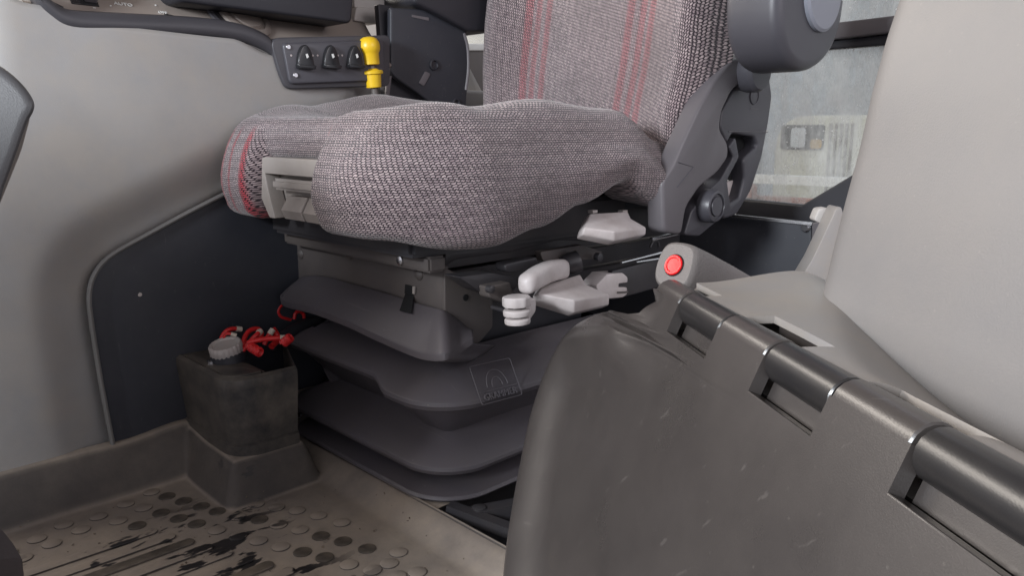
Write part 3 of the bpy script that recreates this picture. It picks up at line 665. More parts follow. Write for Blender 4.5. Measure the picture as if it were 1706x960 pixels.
def cush_top(x, y):
    f = interp([(-1.03, 0.0), (-0.975, 0.5), (-0.90, 1.0), (-0.78, 1.0), (-0.62, 0.45), (-0.52, 0.0)], y)
    near = sstep(0.17, 0.03, x - (cx - hx)); far = sstep(0.17, 0.03, (cx + hx) - x)
    base = interp([(-1.03, 0.462), (-0.88, 0.488), (-0.65, 0.507), (-0.56, 0.516), (-0.51, 0.514)], y)
    base += 0.007 * sstep(0.875, 0.835, x) * sstep(-0.64, -0.55, y)
    return base + 0.044 * f * near + 0.060 * f * far
def cush_bot(p):
    x, y = p.x, p.y
    side_near = interp([(-1.02, 0.385), (-0.95, 0.388), (-0.90, 0.405), (-0.865, 0.424), (-0.78, 0.400), (-0.70, 0.376), (-0.62, 0.360), (-0.52, 0.362), (-0.47, 0.366)], y)
    if y > cy + hy - 0.09:                       # front run
        t_near = sstep(0.862, 0.832, x); t_far = sstep(1.020, 1.045, x)
        zb = 0.4600 + (0.372 + 0.0 * x - 0.4600) * t_near + (0.374 - 0.4600) * t_far
        if x < 0.75: zb = lerp(side_near, 0.372, sstep(0.69, 0.75, x))
        return zb, max(t_near * (1 + 0.4 * sstep(0.70, 0.79, x)), t_far)
    if x > cx: return interp([(-1.0, 0.42), (-0.6, 0.39)], y), 1
    return side_near, 1
bm = bmesh.new(); uvs = {}
rings = []
def add_ring(fn):
    ring = []
    for i in range(NP):
        co, v = fn(i); vt = bm.verts.new(co); ring.append(vt); uvs[vt] = v
    rings.append(ring)
info = []
for i in range(NP):
    p, n = per[i], nor[i]; zb, bol = cush_bot(p); zt_e = cush_top(p.x - n.x * .03, p.y - n.y * .03)
    rmax = 0.050 if p.x < cx - 0.12 else (0.026 if p.y > cy + 0.1 else 0.036)
    rmax = lerp(0.050, 0.026 if p.y > cy + 0.1 else 0.036, sstep(cx - 0.225, cx + 0.02, p.x))
    re = min(rmax, (zt_e - zb) * 0.48); info.append((zb, bol, re))
VLEN = [0.0] * NP
last = [None] * NP
def ring_from(fn, r=None):
    def g(i):
        co = fn(i)
        if r is not None:
            zb, bol, re = info[i]; e = per[i] - nor[i] * re
            return co, r * (0.25 + (0.54 - cush_top(e.x, e.y)) * 1.15)
        return co, 0.25 + (0.54 - co.z) * 1.15 + (0.02 if False else 0)
    add_ring(g)
for r in (0.02, 0.15, 0.3, 0.45, 0.58, 0.68, 0.76, 0.83, 0.88, 0.92, 0.96, 1.0):
    def f(i, r=r):
        p, n = per[i], nor[i]; zb, bol, re = info[i]; e = p - n * re
        q = V((cx, cy, 0)).lerp(e, r); q.z = cush_top(q.x, q.y); return q
    ring_from(f, r)
def wr(i, s): return 0.0012 * noise.noise(V((i * 0.06, s * 3, 1.7))) * 2
for k in range(1, 9):
    def f(i, k=k):
        p, n = per[i], nor[i]; zb, bol, re = info[i]; e = p - n * re; a = math.pi / 2 * k / 8
        q = e + n * (re * math.sin(a) + 0.010 * bol * (k / 8) ** 2); q.z = cush_top(e.x, e.y) - re * (1 - math.cos(a)); return q
    ring_from(f)
for k in range(1, 11):
    def f(i, k=k):
        p, n = per[i], nor[i]; zb, bol, re = info[i]; e = p - n * re; z0 = cush_top(e.x, e.y) - re; rb = min(0.022, (z0 - zb) * 0.5); t = k / 10
        q = p + n * (0.010 * bol + 0.020 * bol * math.sin(math.pi * min(1, t * 0.75)) + wr(i, t)); q.z = lerp(z0, zb + rb, t); return q
    ring_from(f)
for k in range(1, 7):
    def f(i, k=k):
        p, n = per[i], nor[i]; zb, bol, re = info[i]; e = p - n * re; z0 = cush_top(e.x, e.y) - re; rb = min(0.022, (z0 - zb) * 0.5); a = math.pi / 2 * k / 6
        q = p + n * (0.010 * bol + 0.020 * bol * math.sin(math.pi * .75) - rb * 1.6 * (1 - math.cos(a))); q.z = zb + rb - rb * math.sin(a); return q
    ring_from(f)
ring_from(lambda i: V((per[i].x - nor[i].x * .07, per[i].y - nor[i].y * .07, info[i][0] + 0.006)))
uvl = bm.loops.layers.uv.new('UVMap')
for a, b in zip(rings, rings[1:]):
    for k in range(NP):
        k2 = (k + 1) % NP; f = bm.faces.new((a[k], a[k2], b[k2], b[k]))
        for lp, (vt, kk) in zip(f.loops, ((a[k], k), (a[k2], k + 1), (b[k2], k + 1), (b[k], k))): lp[uvl].uv = (ptot * kk / NP, uvs[vt])
bm.faces.new(rings[0])
# stripe positions in perimeter metres
def u_at(x, front=True):
    best = min((abs(p.x - x), i) for i, p in enumerate(per) if p.y > cy + hy - 0.06); return ptot * best[1] / NP
su = [(1.108, 1.100), (1.084, 1.075), (1.052, 1.040)]
stripes = [(min(u_at(a), u_at(b)), max(u_at(a), u_at(b)), 0.9) for a, b in su] + [(u_at(0.852), u_at(0.842), 0.8)]
M['cushion'] = fabric('seat_cloth', stripes, vmin=0.288)
cushion = from_bm('cushion', bm, 'cushion', seat, 80)
# ---- beige tray in the cushion front
fy = cy + hy
tr = prism('front_tray', fillet([(1.048, fy - .02, 0.425), (1.034, fy - .02, 0.462), (0.82, fy - .02, 0.462), (0.82, fy - .02, 0.378), (0.985, fy - .02, 0.378), (1.030, fy - .02, 0.395)], [0.012, 0.018, 0.003, 0.003, 0.004, 0.02]), (0, -0.02, 0), 'tray', seat, 0.003)
prism('tray_hood', fillet([(1.046, fy - .018, 0.43), (1.034, fy - .018, 0.4625), (0.82, fy - .018, 0.4625), (0.82, fy - .018, 0.440), (1.022, fy - .018, 0.440), (1.016, fy - .018, 0.418), (1.000, fy - .018, 0.379), (1.016, fy - .018, 0.379), (1.042, fy - .018, 0.412)], [.006, .016, .002, .002, .003, .003, .002, .003, .006]), (0, 0.022, 0), 'tray', tr, 0.004)
box('tray_slat', (0.82, fy - .02, 0.4185), (1.008, fy + .002, 0.434), 'tray', tr, 0.004)
for k, (a, b) in enumerate(((0.822, 0.868), (0.872, 0.926), (0.930, 0.984))):
    prism('tray_block', [(a, fy - .02, 0.380), (a, fy - .002, 0.380), (a, fy + .003, 0.392), (a, fy - .008, 0.411), (a, fy - .02, 0.411)], (b - a, 0, 0), 'tray', tr, 0.002)
# ---- seat pan, rails, brackets
box('seat_pan', (0.755, -0.98, 0.345), (1.11, -0.56, 0.40), 'blackmetal', seat, 0.006)
box('pan_lip', (0.752, -0.612, 0.325), (1.12, -0.585, 0.345), 'bracket', seat, 0.003)
lathe('lip_screw', ony(668, 434, -0.585) , (0, 1, 0), [(0.006, 0), (0.006, 0.003), (0.003, 0.004)], 'chrome', seat, 14)
fpt = [ony(u, v, -0.617) for u, v in ((484, 408), (500, 403), (741, 443), (741, 480), (742, 530), (730, 548), (520, 490), (495, 466))]
fp = prism('front_bracket', fillet(fpt, 0.004), (0, -0.006, 0), 'bracket', seat, 0.0015)
for u, v in ((502, 423), (582, 424), (699, 457)):
    lathe('rivet', ony(u, v, -0.6175), (0, 1, 0), [(0.0085, 0), (0.008, 0.002), (0.005, 0.0045), (0.001, 0.0055)], 'bracket', fp, 18)
prism('side_bracket', fillet([onx(u, v, 0.762) for u, v in ((741, 446), (771, 460), (796, 487), (821, 500), (821, 545), (800, 570), (760, 592), (742, 592))], 0.003), (0.006, 0, 0), 'bracket', seat, 0.0015)
lathe('bracket_hole', onx(776, 496, 0.7615), (-1, 0, 0), [(0.0045, -0.001), (0.0045, 0.0006), (0.002, 0.0006)], 'hole_shade', seat, 14)
# ---- top skirt (front apron)
SK_LIP = [ony(u, v, -0.572) for u, v in ((468, 492), (475, 502), (520, 513), (577, 534), (625, 556), (671, 576), (706, 588), (741, 589))] + [onx(u, v, 0.722) for u, v in ((765, 577), (788, 561))]
SK_TOP = [ony(u, v, -0.613) for u, v in ((500, 466), (506, 462), (540, 462), (605, 479), (650, 492), (694, 506), (725, 514), (741, 520))] + [onx(u, v, 0.760) for u, v in ((764, 535), (788, 555))]
SKL, SKT = smooth(SK_LIP, 8), smooth(SK_TOP, 8)
def skirt_pt(a, b):
    k = a * (len(SKL) - 1); i = min(int(k), len(SKL) - 2); t = max(0.0, min(1.0, k - i))
    l = SKL[i].lerp(SKL[i + 1], t); u = SKT[i].lerp(SKT[i + 1], t)
    if b < 0.7:
        r = b / 0.7; p = u.lerp(l, r); p.z += 0.005 * math.sin(math.pi * r) * (0.3 + 0.7 * sstep(0, .2, a)); return p
    r = (b - 0.7) / 0.3
    if r < 0.45: return l + V((0, 0, -0.0085 * r / 0.45))
    r = (r - 0.45) / 0.55; inn = V((l.x * .8 + .185, l.y - .075, l.z - 0.034))
    return (l + V((0, 0, -0.0085))).lerp(inn, r)
grid('top_skirt', skirt_pt, 72, 40, 'bellows', seat, 0.0015, angle=35)
def tz(a, b, off=0.0015):
    p = skirt_pt(a, b); n = (skirt_pt(a + .01, b) - p).cross(skirt_pt(a, b + .01) - p).normalized(); n = n if n.y > 0 else -n; return p, n
sl_p = [ony(u, v, -0.6165) for u, v in ((676, 474), (690, 477), (689, 492), (675, 489))]
prism('slot_shade', sl_p, (0, 0.0012, 0), 'hole_shade', fp, 0)  # uncut plate: black patch laid on as the slot's shade
prism('slot_edge', [ony(u, v, -0.616) for u, v in ((689, 477), (693, 478), (692, 490), (689, 489))], (0, 0.002, 0), 'tray', fp, 0)
# lower slot lies on the skirt, its shade drawn as a black patch
best = {}
def on_skirt(u, v):
    d = ray(u, v); bb = None
    for i in range(81):
        for j in range(61):
            q = skirt_pt(i / 80, j / 60); e = (q - C0).cross(d).length
            if bb is None or e < bb[0]: bb = (e, i / 80, j / 60)
    return tz(bb[1], bb[2])
q0, nn = on_skirt(679, 507)
lo = [onp(u, v, q0 + nn * .0035, nn) for u, v in ((676, 489), (690, 492), (686, 523), (666, 518))]
prism('slot_shade', lo, nn * 0.0008, 'hole_shade', seat, 0)

# ---- bellows
BX0, BX1, BY1, BY0 = 0.736, 1.122, -0.588, -1.02
def bel_ring(off, z, n=None, dz=None, do=None):
    pts = []
    rr = 0.055
    cs = [(BX1, BY1, 0), (BX0, BY1, 90), (BX0, BY0, 180), (BX1, BY0, 270)]
    for (x, y, a0) in cs:
        sx = 1 if x == BX1 else -1; sy = 1 if y == BY1 else -1
        r = rr if sx < 0 else 0.035
        c = V((x - sx * r, y - sy * r, z))
        for k in range(15):
            a = math.radians(a0 + 90 * k / 14); pts.append((c, V((math.cos(a), math.sin(a), 0)), r))
    # densify straight runs
    out = []; base = [(c + d * r, d) for c, d, r in pts]; m = len(base)
    for i in range(m):
        p, d = base[i]; p2, d2 = base[(i + 1) % m]; L_ = (p2 - p).length; kk = max(1, int(L_ / 0.012))
        for j in range(kk):
            t = j / kk; q = p.lerp(p2, t); e = d.lerp(d2, t).normalized(); out.append((q, e))
    res = []
    for q, e in out:
        o2, z2 = off, z
        if do: o2 += do(q); z2 += dz(q)
        res.append(V((q.x + e.x * o2, q.y + e.y * o2, z2)))
    return res
def step_w(q):
    # fold with the emblem: near corner and side hang lower and further out
    if q.y > BY1 - 0.08: return sstep(0.868, 0.826, q.x)
    return sstep(-0.99, -0.90, q.y) if q.x < 0.9 else 0
def fold(name, ztop, zlip, inner, outer, wavy=False, lipt=0.009, under=0.035):
    prof = [(inner, ztop), (inner + 0.002, ztop - 0.002), (lerp(inner, outer, .5), lerp(ztop, zlip, 0.47)), (outer - 0.002, zlip + 0.0012), (outer, zlip - 0.001), (outer + 0.0008, zlip - lipt * .5), (outer - 0.002, zlip - lipt), (outer - 0.010, zlip - lipt + .002), (inner + 0.004, zlip - under)]
    bm = bmesh.new(); pr = None
    for i, (o, z) in enumerate(prof):
        wgt = (0, 0.1, 0.6, 1, 1, 1, 1, 1, 0.8)[i]
        ring = bel_ring(o, z, None, (lambda q, w=wgt: -0.013 * w * step_w(q)) if wavy else None, (lambda q, w=wgt: 0.010 * w * step_w(q)) if wavy else None)
        cur = [bm.verts.new(p + V((0, 0, 0.0012 * noise.noise(p * 8)))) for p in ring]
        if pr:
            n = len(cur)
            for k in range(n): bm.faces.new((pr[k], pr[(k + 1) % n], cur[(k + 1) % n], cur[k]))
        pr = cur
    return from_bm(name, bm, 'bellows', seat, 28)
f2 = fold('bellows_fold', 0.204, 0.174, -0.060, 0.014, True, lipt=0.012, under=0.074)
fold('bellows_fold', 0.103, 0.070, -0.052, 0.018, False, lipt=0.011, under=0.032)
fold('bellows_fold', 0.045, 0.028, -0.040, 0.020, False, lipt=0.006, under=0.020)
box('bellows_core', (BX0 + .075, BY0 + .07, 0.0), (BX1 - .075, BY1 - .075, 0.33), 'black', seat, 0.01)
lathe('bellows_screw', ony(500, 690, BY1 + .012), (0, 1, 0.2), [(0.006, 0), (0.006, 0.003), (0.003, 0.004)], 'chrome', seat, 14)
# emblem on the second fold
def q2(u, v): return onx(u, v, BX0 - 0.014)
eo = q2(823, 634); ex = (q2(850, 627) - q2(796, 640)).normalized(); ey = V((0.42, 0, 0.78)).normalized()
eo = eo + V((-0.004, 0, 0))
en = ex.cross(ey); en = en if en.x < 0 else -en
def er(w, h): return [eo + ex * a + ey * b for a, b in ((-w, -h), (w, -h), (w, h), (-w, h))]
emb = tube('emblem_frame', [p + en * .0006 for p in fillet(er(0.036, 0.026), .004)] + [fillet(er(0.036, 0.026), .004)[0] + en * .0006], 0.0006, 'bellows', f2, 6)
tube('emblem_rule', [eo + ex * -0.033 + ey * -.010 + en * .0006, eo + ex * 0.033 + ey * -.010 + en * .0006], 0.0005, 'bellows', f2, 6)
tube('emblem_arc', [eo + en * .0006 + ex * (0.018 * math.cos(t)) + ey * (-.006 + 0.022 * math.sin(t)) for t in [math.pi * k / 16 for k in range(17)]], 0.0006, 'bellows', f2, 6)
tube('emblem_arc', [eo + en * .0006 + ex * (0.009 * math.cos(t)) + ey * (-.006 + 0.012 * math.sin(t)) for t in [math.pi * k / 12 for k in range(13)]], 0.0006, 'bellows', f2, 6)
text('emblem_letters', 'GRAMMER', eo + ey * -.018 + en * .0002, ex if ex.y < 0 else -ex, ey, 0.0125, 'bellows', f2, 0.001)

# ---- side mechanism
def sx(u, v, x=0.735): return onx(u, v, x)
prism('side_frame', fillet([sx(u, v, .768) for u, v in ((985, 330), (1060, 318), (1108, 325), (1108, 392), (1000, 402), (930, 400), (850, 420), (760, 432), (742, 445), (742, 420), (900, 395))], .004), (0.012, 0, 0), 'blackmetal', seat, 0.002)
prism('side_frame', fillet([sx(u, v, .760) for u, v in ((985, 345), (1050, 322), (1108, 330), (1108, 350), (1060, 345), (985, 372))], .006), (0.006, 0, 0), 'navy', seat, 0.002)
lathe('frame_bolt', sx(1056, 330, .759), (-1, 0, 0), [(0.006, 0), (0.006, .006), (.004, .008)], 'lever', seat, 12)
for z0, x0, w_, h_, mt in ((0.335, .785, .03, .022, 'blackmetal'), (0.305, .79, .03, .026, 'blackmetal'), (0.270, .795, .03, .03, 'blackmetal')):
    bar('slide_rail', (x0, -0.625, z0), (x0, -1.16, z0), w_, h_, mt, seat, 0.003)
tube('steel_edge', [sx(1085, 399, .70), sx(1137, 387, .70)], 0.0032, 'chrome', seat, 8)
tube('steel_edge', [sx(1035, 438, .70), sx(1128, 415, .70)], 0.0018, 'chrome', seat, 8)
tube('steel_edge', [sx(1060, 437, .70), sx(1128, 427, .70)], 0.0014, 'chrome', seat, 8)
prism('rail_plate', fillet([sx(u, v, .705) for u, v in ((1020, 452), (1128, 424), (1128, 470), (1060, 490), (1020, 500))], .004), (.01, 0, 0), 'blackmetal', seat, 0.002)
prism('latch_plate', fillet([sx(u, v, .715) for u, v in ((900, 420), (970, 408), (1005, 420), (990, 432), (905, 436))], .004), (.012, 0, 0), 'bracket', seat, 0.002)
prism('latch_box', fillet([sx(u, v, .708) for u, v in ((842, 440), (895, 428), (898, 445), (850, 455), (842, 452))], .004), (.02, 0, 0), 'blackmetal', seat, 0.003)
prism('adjuster_housing', fillet([sx(u, v, .716) for u, v in ((765, 462), (820, 455), (862, 462), (862, 478), (838, 498), (800, 486))], .004), (.03, 0, 0), 'blackmetal', seat, 0.004)
prism('adjuster_block', fillet([sx(u, v, .700) for u, v in ((812, 478), (850, 470), (856, 492), (838, 505), (816, 496))], .003), (.02, 0, 0), 'bracket', seat, 0.003)
lathe('pivot_pin', sx(813, 481, .70), (-1, 0, 0), [(0.005, 0), (.005, .008), (.003, .009)], 'blackmetal', seat, 12)
lathe('pivot_boss', sx(948, 440, .705), (-.5, -1, .3), [(0.013, -.01), (.015, 0), (.015, .014), (.009, .016)], 'blackmetal', seat, 20)
lathe('pivot_pin', sx(993, 428, .705), (-1, 0, 0), [(0.006, 0), (.006, .008), (.003, .009)], 'blackmetal', seat, 12)
tube('spring_hook', smooth([sx(1083, 412, .70), sx(1088, 403, .70), sx(1096, 403, .70), sx(1098, 412, .70)], 6), 0.002, 'blackmetal', seat, 8)
tube('knob_shaft', [sx(820, 512, .72), sx(842, 518, .69)], 0.003, 'blackmetal', seat, 8)
# ---- levers (each its own part)
def paddle(name, pxs, x, ext, bev, rad=.006):
    return prism(name, fillet([onx(u, v, x) for u, v in pxs], rad), ext, 'lever', seat, bev, 4)
def hull(name, pts, mat, parent, bev=.003, seg=3):
    bm = bmesh.new(); vs_ = [bm.verts.new(p) for p in pts]; bmesh.ops.convex_hull(bm, input=vs_)
    bmesh.ops.delete(bm, geom=[v for v in bm.verts if not v.link_faces], context='VERTS')
    bmesh.ops.dissolve_limit(bm, angle_limit=0.12, verts=bm.verts, edges=bm.edges)
    bmesh.ops.bevel(bm, geom=bm.edges[:], offset=bev, segments=seg, affect='EDGES', clamp_overlap=True)
    return from_bm(name, bm, mat, parent, 60)
def hp(lst): return [onx(u, v, x) for u, v, x in lst]
# backrest release paddle: sloping top, thick front lip
def moulded(name, top, low):
    """paddle: sloping top plate (6 points) over a thick front lip (3 points below the last three of the plate)"""
    bm = bmesh.new(); t = [bm.verts.new(p) for p in hp(top)]; l = [bm.verts.new(p) for p in hp(low)]
    D_, E_, F_ = t[3], t[4], t[5]; G_, H_, I_ = l
    bm.faces.new((t[0], t[1], t[2], E_, F_)); bm.faces.new((t[2], D_, E_)); bm.faces.new((F_, E_, H_, I_)); bm.faces.new((E_, D_, G_, H_))
    r = bmesh.ops.extrude_face_region(bm, geom=bm.faces[:]); nv = [g for g in r['geom'] if isinstance(g, bmesh.types.BMVert)]
    bmesh.ops.translate(bm, vec=(0.016, -0.006, -0.008), verts=nv)
    bmesh.ops.recalc_face_normals(bm, faces=bm.faces)
    es = [e for e in bm.edges if len(e.link_faces) == 2 and e.calc_face_angle(0) > 0.25]
    bmesh.ops.bevel(bm, geom=es, offset=.0024, segments=3, profile=0.5, affect='EDGES', clamp_overlap=True)
    return from_bm(name, bm, 'lever', seat, 50)
lp = moulded('backrest_lever', [(983, 356, .688), (1046, 352, .688), (1051, 364, .683), (1077, 379, .655), (1024, 386, .640), (973, 379, .660)], [(1076, 391, .657), (1024, 402, .642), (970, 391, .662)])
for u in (988, 1038): prism('lever_clip', [onx(u + a_, v, .700) for a_, v in ((0, 356), (8, 355), (8, 350), (0, 351))], (.01, 0, 0), 'cap', lp, .001)
# height grip
g0, g1 = onx(876, 474, .665), onx(936, 448, .690)
gp = [g0.lerp(g1, t) + V((0, 0, 0.004 * math.sin(math.pi * t))) for t in [k / 10 for k in range(11)]]
bm = bmesh.new(); prr = None; d = (g1 - g0).normalized(); s, u_ = frame_for(d)
for i, p in enumerate([gp[0] - d * .006, gp[0] - d * .003] + gp + [gp[-1] + d * .003]):
    k = (0.45, 0.8, 1, 1.05, 1.08, 1.1, 1.1, 1.1, 1.1, 1.1, 1.08, 1.08, 1.06, 0.9)[i]
    cur = []
    for j in range(20):
        a = 2 * math.pi * j / 20; ca, sa = math.cos(a), math.sin(a)
        cur.append(bm.verts.new(p + s * (0.011 * k * abs(ca) ** .7 * (1 if ca > 0 else -1)) + u_ * (0.0125 * k * abs(sa) ** .7 * (1 if sa > 0 else -1))))
    if prr:
        for j in range(20): bm.faces.new((prr[j], prr[(j + 1) % 20], cur[(j + 1) % 20], cur[j]))
    else: bm.faces.new(cur)
    prr = cur
bm.faces.new(prr); from_bm('height_grip', bm, 'lever', seat, 50)
# wide slide paddle
moulded('slide_paddle', [(903, 476, .690), (967, 457, .690), (976, 474, .684), (1016, 491, .652), (957, 501, .636), (896, 489, .664)], [(1015, 508, .655), (957, 522, .638), (900, 504, .667)])
# slotted rotary knobs
def slotted(u, v, x, sc, ax):
    o = onx(u, v, x); ax = V(ax).normalized()
    kn = prism('tension_knob', fillet([o + V((-.006, .0, 0)) * sc + V((0, a, b)) * sc for a, b in ((0.004, .0155), (-.022, .012), (-.022, -.006), (-.008, -.018), (0.004, -.018))], .004), V((.03, 0, 0)) * sc, 'lever', seat, .004, 3)
    for k, (h0, h1, r) in enumerate(((0.004, 0.0185, .0185), (-.0085, .001, .0185), (-.0195, -.0105, .0172))):
        r *= sc; h0 *= sc; h1 *= sc; b_ = min(.0025, (h1 - h0) * .35)
        lathe('knob_fin', o + V((0.002, 0.006, 0)), ax, [(r * .8, h0), (r - b_ * .3, h0 + b_ * .3), (r, h0 + b_), (r, h1 - b_), (r - b_ * .5, h1 - b_ * .3), (r * .75, h1)], 'lever', kn, 48, ribs=8 if k == 0 else 0, ribamp=.022)
    lathe('knob_core', o + V((0.004, 0.004, 0)), ax, [(r * .72, -.018 * sc), (r * .72, .018 * sc)], 'bracket', kn, 20)
slotted(869, 515, 0.655, 0.92, (0.05, 0.02, 1))
# small clamp knob further back, slot opening to the rear
o = onx(1020, 476, .700)
kn = prism('tilt_knob', fillet([onx(u, v, .700) for u, v in ((994, 476), (1012, 457), (1038, 455), (1046, 462), (1046, 471), (1031, 473), (1031, 479), (1045, 479), (1045, 491), (1038, 496), (1016, 498), (996, 488)) ], .0025), (.03, 0, 0), 'lever', seat, .0016, 3)
prism('knob_slot', [onx(u, v, .6995) for u, v in ((1028, 486), (1046, 485), (1046, 488), (1028, 489))], (-.0008, 0, 0), 'bracket', kn, 0)

# ---- backrest
bcx = 0.905; byf = -1.015
def back_sec(z):
    lean = -0.17 * (z - 0.46)
    hw = interp([(0.40, 0.20), (0.50, 0.235), (0.62, 0.25), (0.80, 0.255), (1.0, 0.22)], z)
    bol = interp([(0.40, 0.0), (0.55, 0.03), (0.7, 0.04), (1.0, 0.03)], z)
    return lean, hw, bol
NB = 84
def back_pt(a, b):
    z = lerp(0.415, 0.98, b); lean, hw, bol = back_sec(z)
    # closed section: a 0..1 around ; first 0.55 is the front face from far side to near side
    if a <= 0.6:
        t = a / 0.6; s = 1 - 2 * t           # +1 far, -1 near
        x = bcx + s * (hw + 0.004); y = byf + lean + bol * sstep(0.45, 0.85, abs(s)) - 0.085 * max(0, (abs(s) - 0.84) / 0.16) ** 2.2 + 0.006 * math.cos(s * 2.2)
        y += 0.0025 * math.sin(s * 30) * 0
    else:
        t = (a - 0.6) / 0.4; s = -1 + 2 * t
        x = bcx + s * (hw + 0.004 * (1 - t * 0)); y = byf + lean + bol - 0.085 - 0.045 * (1 - abs(s) ** 4)
        x = bcx + s * (hw + 0.004)
    return V((x, y, z))
def back_uv(a, b):
    z = lerp(0.415, 0.98, b)
    if a <= 0.6: return ((1 - 2 * a / 0.6) * 0.255 + 0.5 , z)
    return ((-1 + 2 * (a - 0.6) / 0.4) * 0.255 + 2.0, z)
# red bands converge upward as woven; centre of the bands in u (0.5 = middle)
bs = []
for c, sgn in ((0.615, 1), (0.385, -1)):
    for off, wd in ((-0.024, .014), (0.001, .013), (0.022, .015)): bs.append((c + sgn * off - wd / 2, c + sgn * off + wd / 2, 0.45))
M['backcloth'] = fabric('backrest_cloth', bs, swap=True)
grid('backrest', back_pt, 120, 60, 'backcloth', seat, 0, uvf=back_uv, angle=80)
# ---- grey side cover of the backrest
SXC = 0.652
cov = [(1246, 88), (1218, 100), (1192, 132), (1165, 178), (1140, 232), (1120, 278), (1104, 300), (1106, 388), (1136, 392), (1144, 345), (1166, 312), (1196, 288), (1214, 262), (1214, 240), (1199, 214), (1203, 186), (1220, 150), (1248, 128)]
prism('hinge_cover', fillet([onx(u, v, SXC) for u, v in cov], .01), (0.03, 0, 0), 'cover', seat, 0.006, 4)
tube('cover_seam', [onx(u, v, SXC - .0002) for u, v in ((1129, 270), (1155, 278), (1128, 312))], .0007, 'coverdark', seat, 6)
# recliner lower arm with pivot knob
prism('recliner_arm', fillet([onx(u, v, SXC + .012) for u, v in ((1214, 245), (1222, 262), (1200, 300), (1180, 318), (1152, 352), (1140, 392), (1165, 394), (1200, 365), (1218, 350), (1212, 300), (1232, 262), (1226, 228))], .006), (0.03, 0, 0), 'coverdark', seat, 0.004)
pv = onx(1183, 343, SXC + .004)
kn = lathe('pivot_knob', pv, (-1, 0, 0), [(0.026, -0.008), (0.026, 0.006), (0.0235, 0.012), (0.020, 0.013), (0.019, 0.010), (0.0155, 0.010), (0.0145, 0.013), (0.004, 0.013)], 'coverdark', seat, 36)
# outer lobe with emblem
XL = 0.668
lobe = [(1246, 98), (1268, 100), (1282, 122), (1287, 160), (1281, 205), (1270, 262), (1252, 318), (1228, 358), (1205, 366), (1205, 345), (1232, 330), (1240, 300), (1238, 265), (1262, 244), (1258, 228), (1220, 222), (1212, 240), (1199, 214), (1203, 184), (1225, 140)]
prism('backrest_lobe', fillet([onx(u, v, XL) for u, v in lobe], .008), (0.03, 0, 0), 'coverdark', seat, 0.006, 4)
prism('lobe_pocket', [onx(u, v, XL + .022) for u, v in ((1205, 215), (1265, 220), (1262, 262), (1236, 275), (1232, 300), (1210, 300))], (.006, 0, 0), 'hole_shade', seat, 0)
prism('lobe_gap_trim', fillet([onx(u, v, XL + .02) for u, v in ((1207, 305), (1235, 296), (1243, 322), (1228, 336), (1204, 345))], .004), (.006, 0, 0), 'lever', seat, .001)
tube('lobe_seam', [onx(1214, 219, XL - .0005), onx(1279, 220, XL - .0005)], 0.0008, 'cover', seat, 6)
lc = onx(1256, 160, XL)
lathe('emblem_badge', lc, (-1, 0, 0), [(0.0135, -.001), (0.0135, 0.0016), (0.0125, 0.0020), (0.0118, 0.0008), (0.003, 0.0016)], 'coverdark', seat, 30)
text('emblem_letters', 'KAB', lc + V((-.001, 0, -0.0245)), (0, -1, 0), (0, 0, 1), 0.009, 'coverdark', seat, 0.0008) if False else None
bar('emblem_line', lc + V((-.0003, 0.010, -0.020)), lc + V((-.0003, -0.016, -0.020)), .0015, .0012, 'cover', seat, 0)
# round lower joint under the armrest
lathe('armrest_joint', onx(1246, 118, SXC), (-1, 0, 0), [(0.030, -0.01), (0.033, 0.0), (0.033, 0.018), (0.029, 0.024), (0.012, 0.026)], 'coverdark', seat, 32)
tube('joint_highlight_ring', [onx(1246, 118, SXC) + V((-.019, 0.0335 * math.cos(t), .0335 * math.sin(t))) for t in [math.pi * (0.3 + 0.4 * k / 12) for k in range(13)]], .0012, 'cover', seat, 6)
# folded left armrest: rounded slab standing up
arm = [(-1.01, 0.80), (-1.008, 0.66), (-1.03, 0.605), (-1.075, 0.582), (-1.13, 0.586), (-1.178, 0.612), (-1.205, 0.655), (-1.212, 0.71), (-1.212, 0.80)]
ao = prism('folded_armrest', smooth([V((0.535, y, z)) for y, z in arm[:-1]], 5) + [V((0.535, -1.212, 0.80))], (0.085, 0, 0), 'coverdark', seat, 0.016, 5)
lathe('adjuster_disc', V((0.533, -1.125, 0.688)), (-1, 0, 0), [(0.052, -.002), (0.052, 0.003), (0.048, 0.006), (0.02, 0.007)], 'disc', ao, 44)

# ================================================================== RIGHT-HAND ARMREST UNIT
ar = thing('armrest_unit', 'black armrest bracket plate standing behind the yellow lever', 'armrest', (1.22, -0.95, 0.5))
AX = 1.165
def ax(u, v, x=AX): return onx(u, v, x)
prism('bracket_plate', fillet([ax(u, v) for u, v in ((651, 12), (720, 16), (778, 52), (781, 120), (776, 188), (757, 200), (700, 158), (660, 130), (651, 120))], .006), (0.012, 0, 0), 'navy', ar, 0.003)
prism('rear_plate', fillet([ax(u, v, AX + .02) for u, v in ((630, 6), (655, 10), (660, 130), (760, 205), (650, 215), (640, 150))], .004), (0.012, 0, 0), 'black', ar, 0.003)
lathe('pivot_bolt', ax(722, 108), (-1, 0, 0), [(.010, -.001), (.010, .003), (.008, .004), (.007, .001)], 'black', ar, 22)
lathe('pivot_bolt', ax(759, 172), (-1, 0, 0), [(.009, -.001), (.009, .003), (.007, .004), (.006, .001)], 'black', ar, 22)
prism('slot_insert', fillet([ax(u, v, AX - .0005) for u, v in ((708, 118), (717, 123), (706, 143), (697, 138))], .003), (-.001, 0, 0), 'cover', ar, .0003)
prism('label_strip', [ax(u, v, AX - .0005) for u, v in ((686, 24), (714, 29), (714, 34), (686, 28))], (-.0008, 0, 0), 'cover', ar, 0)
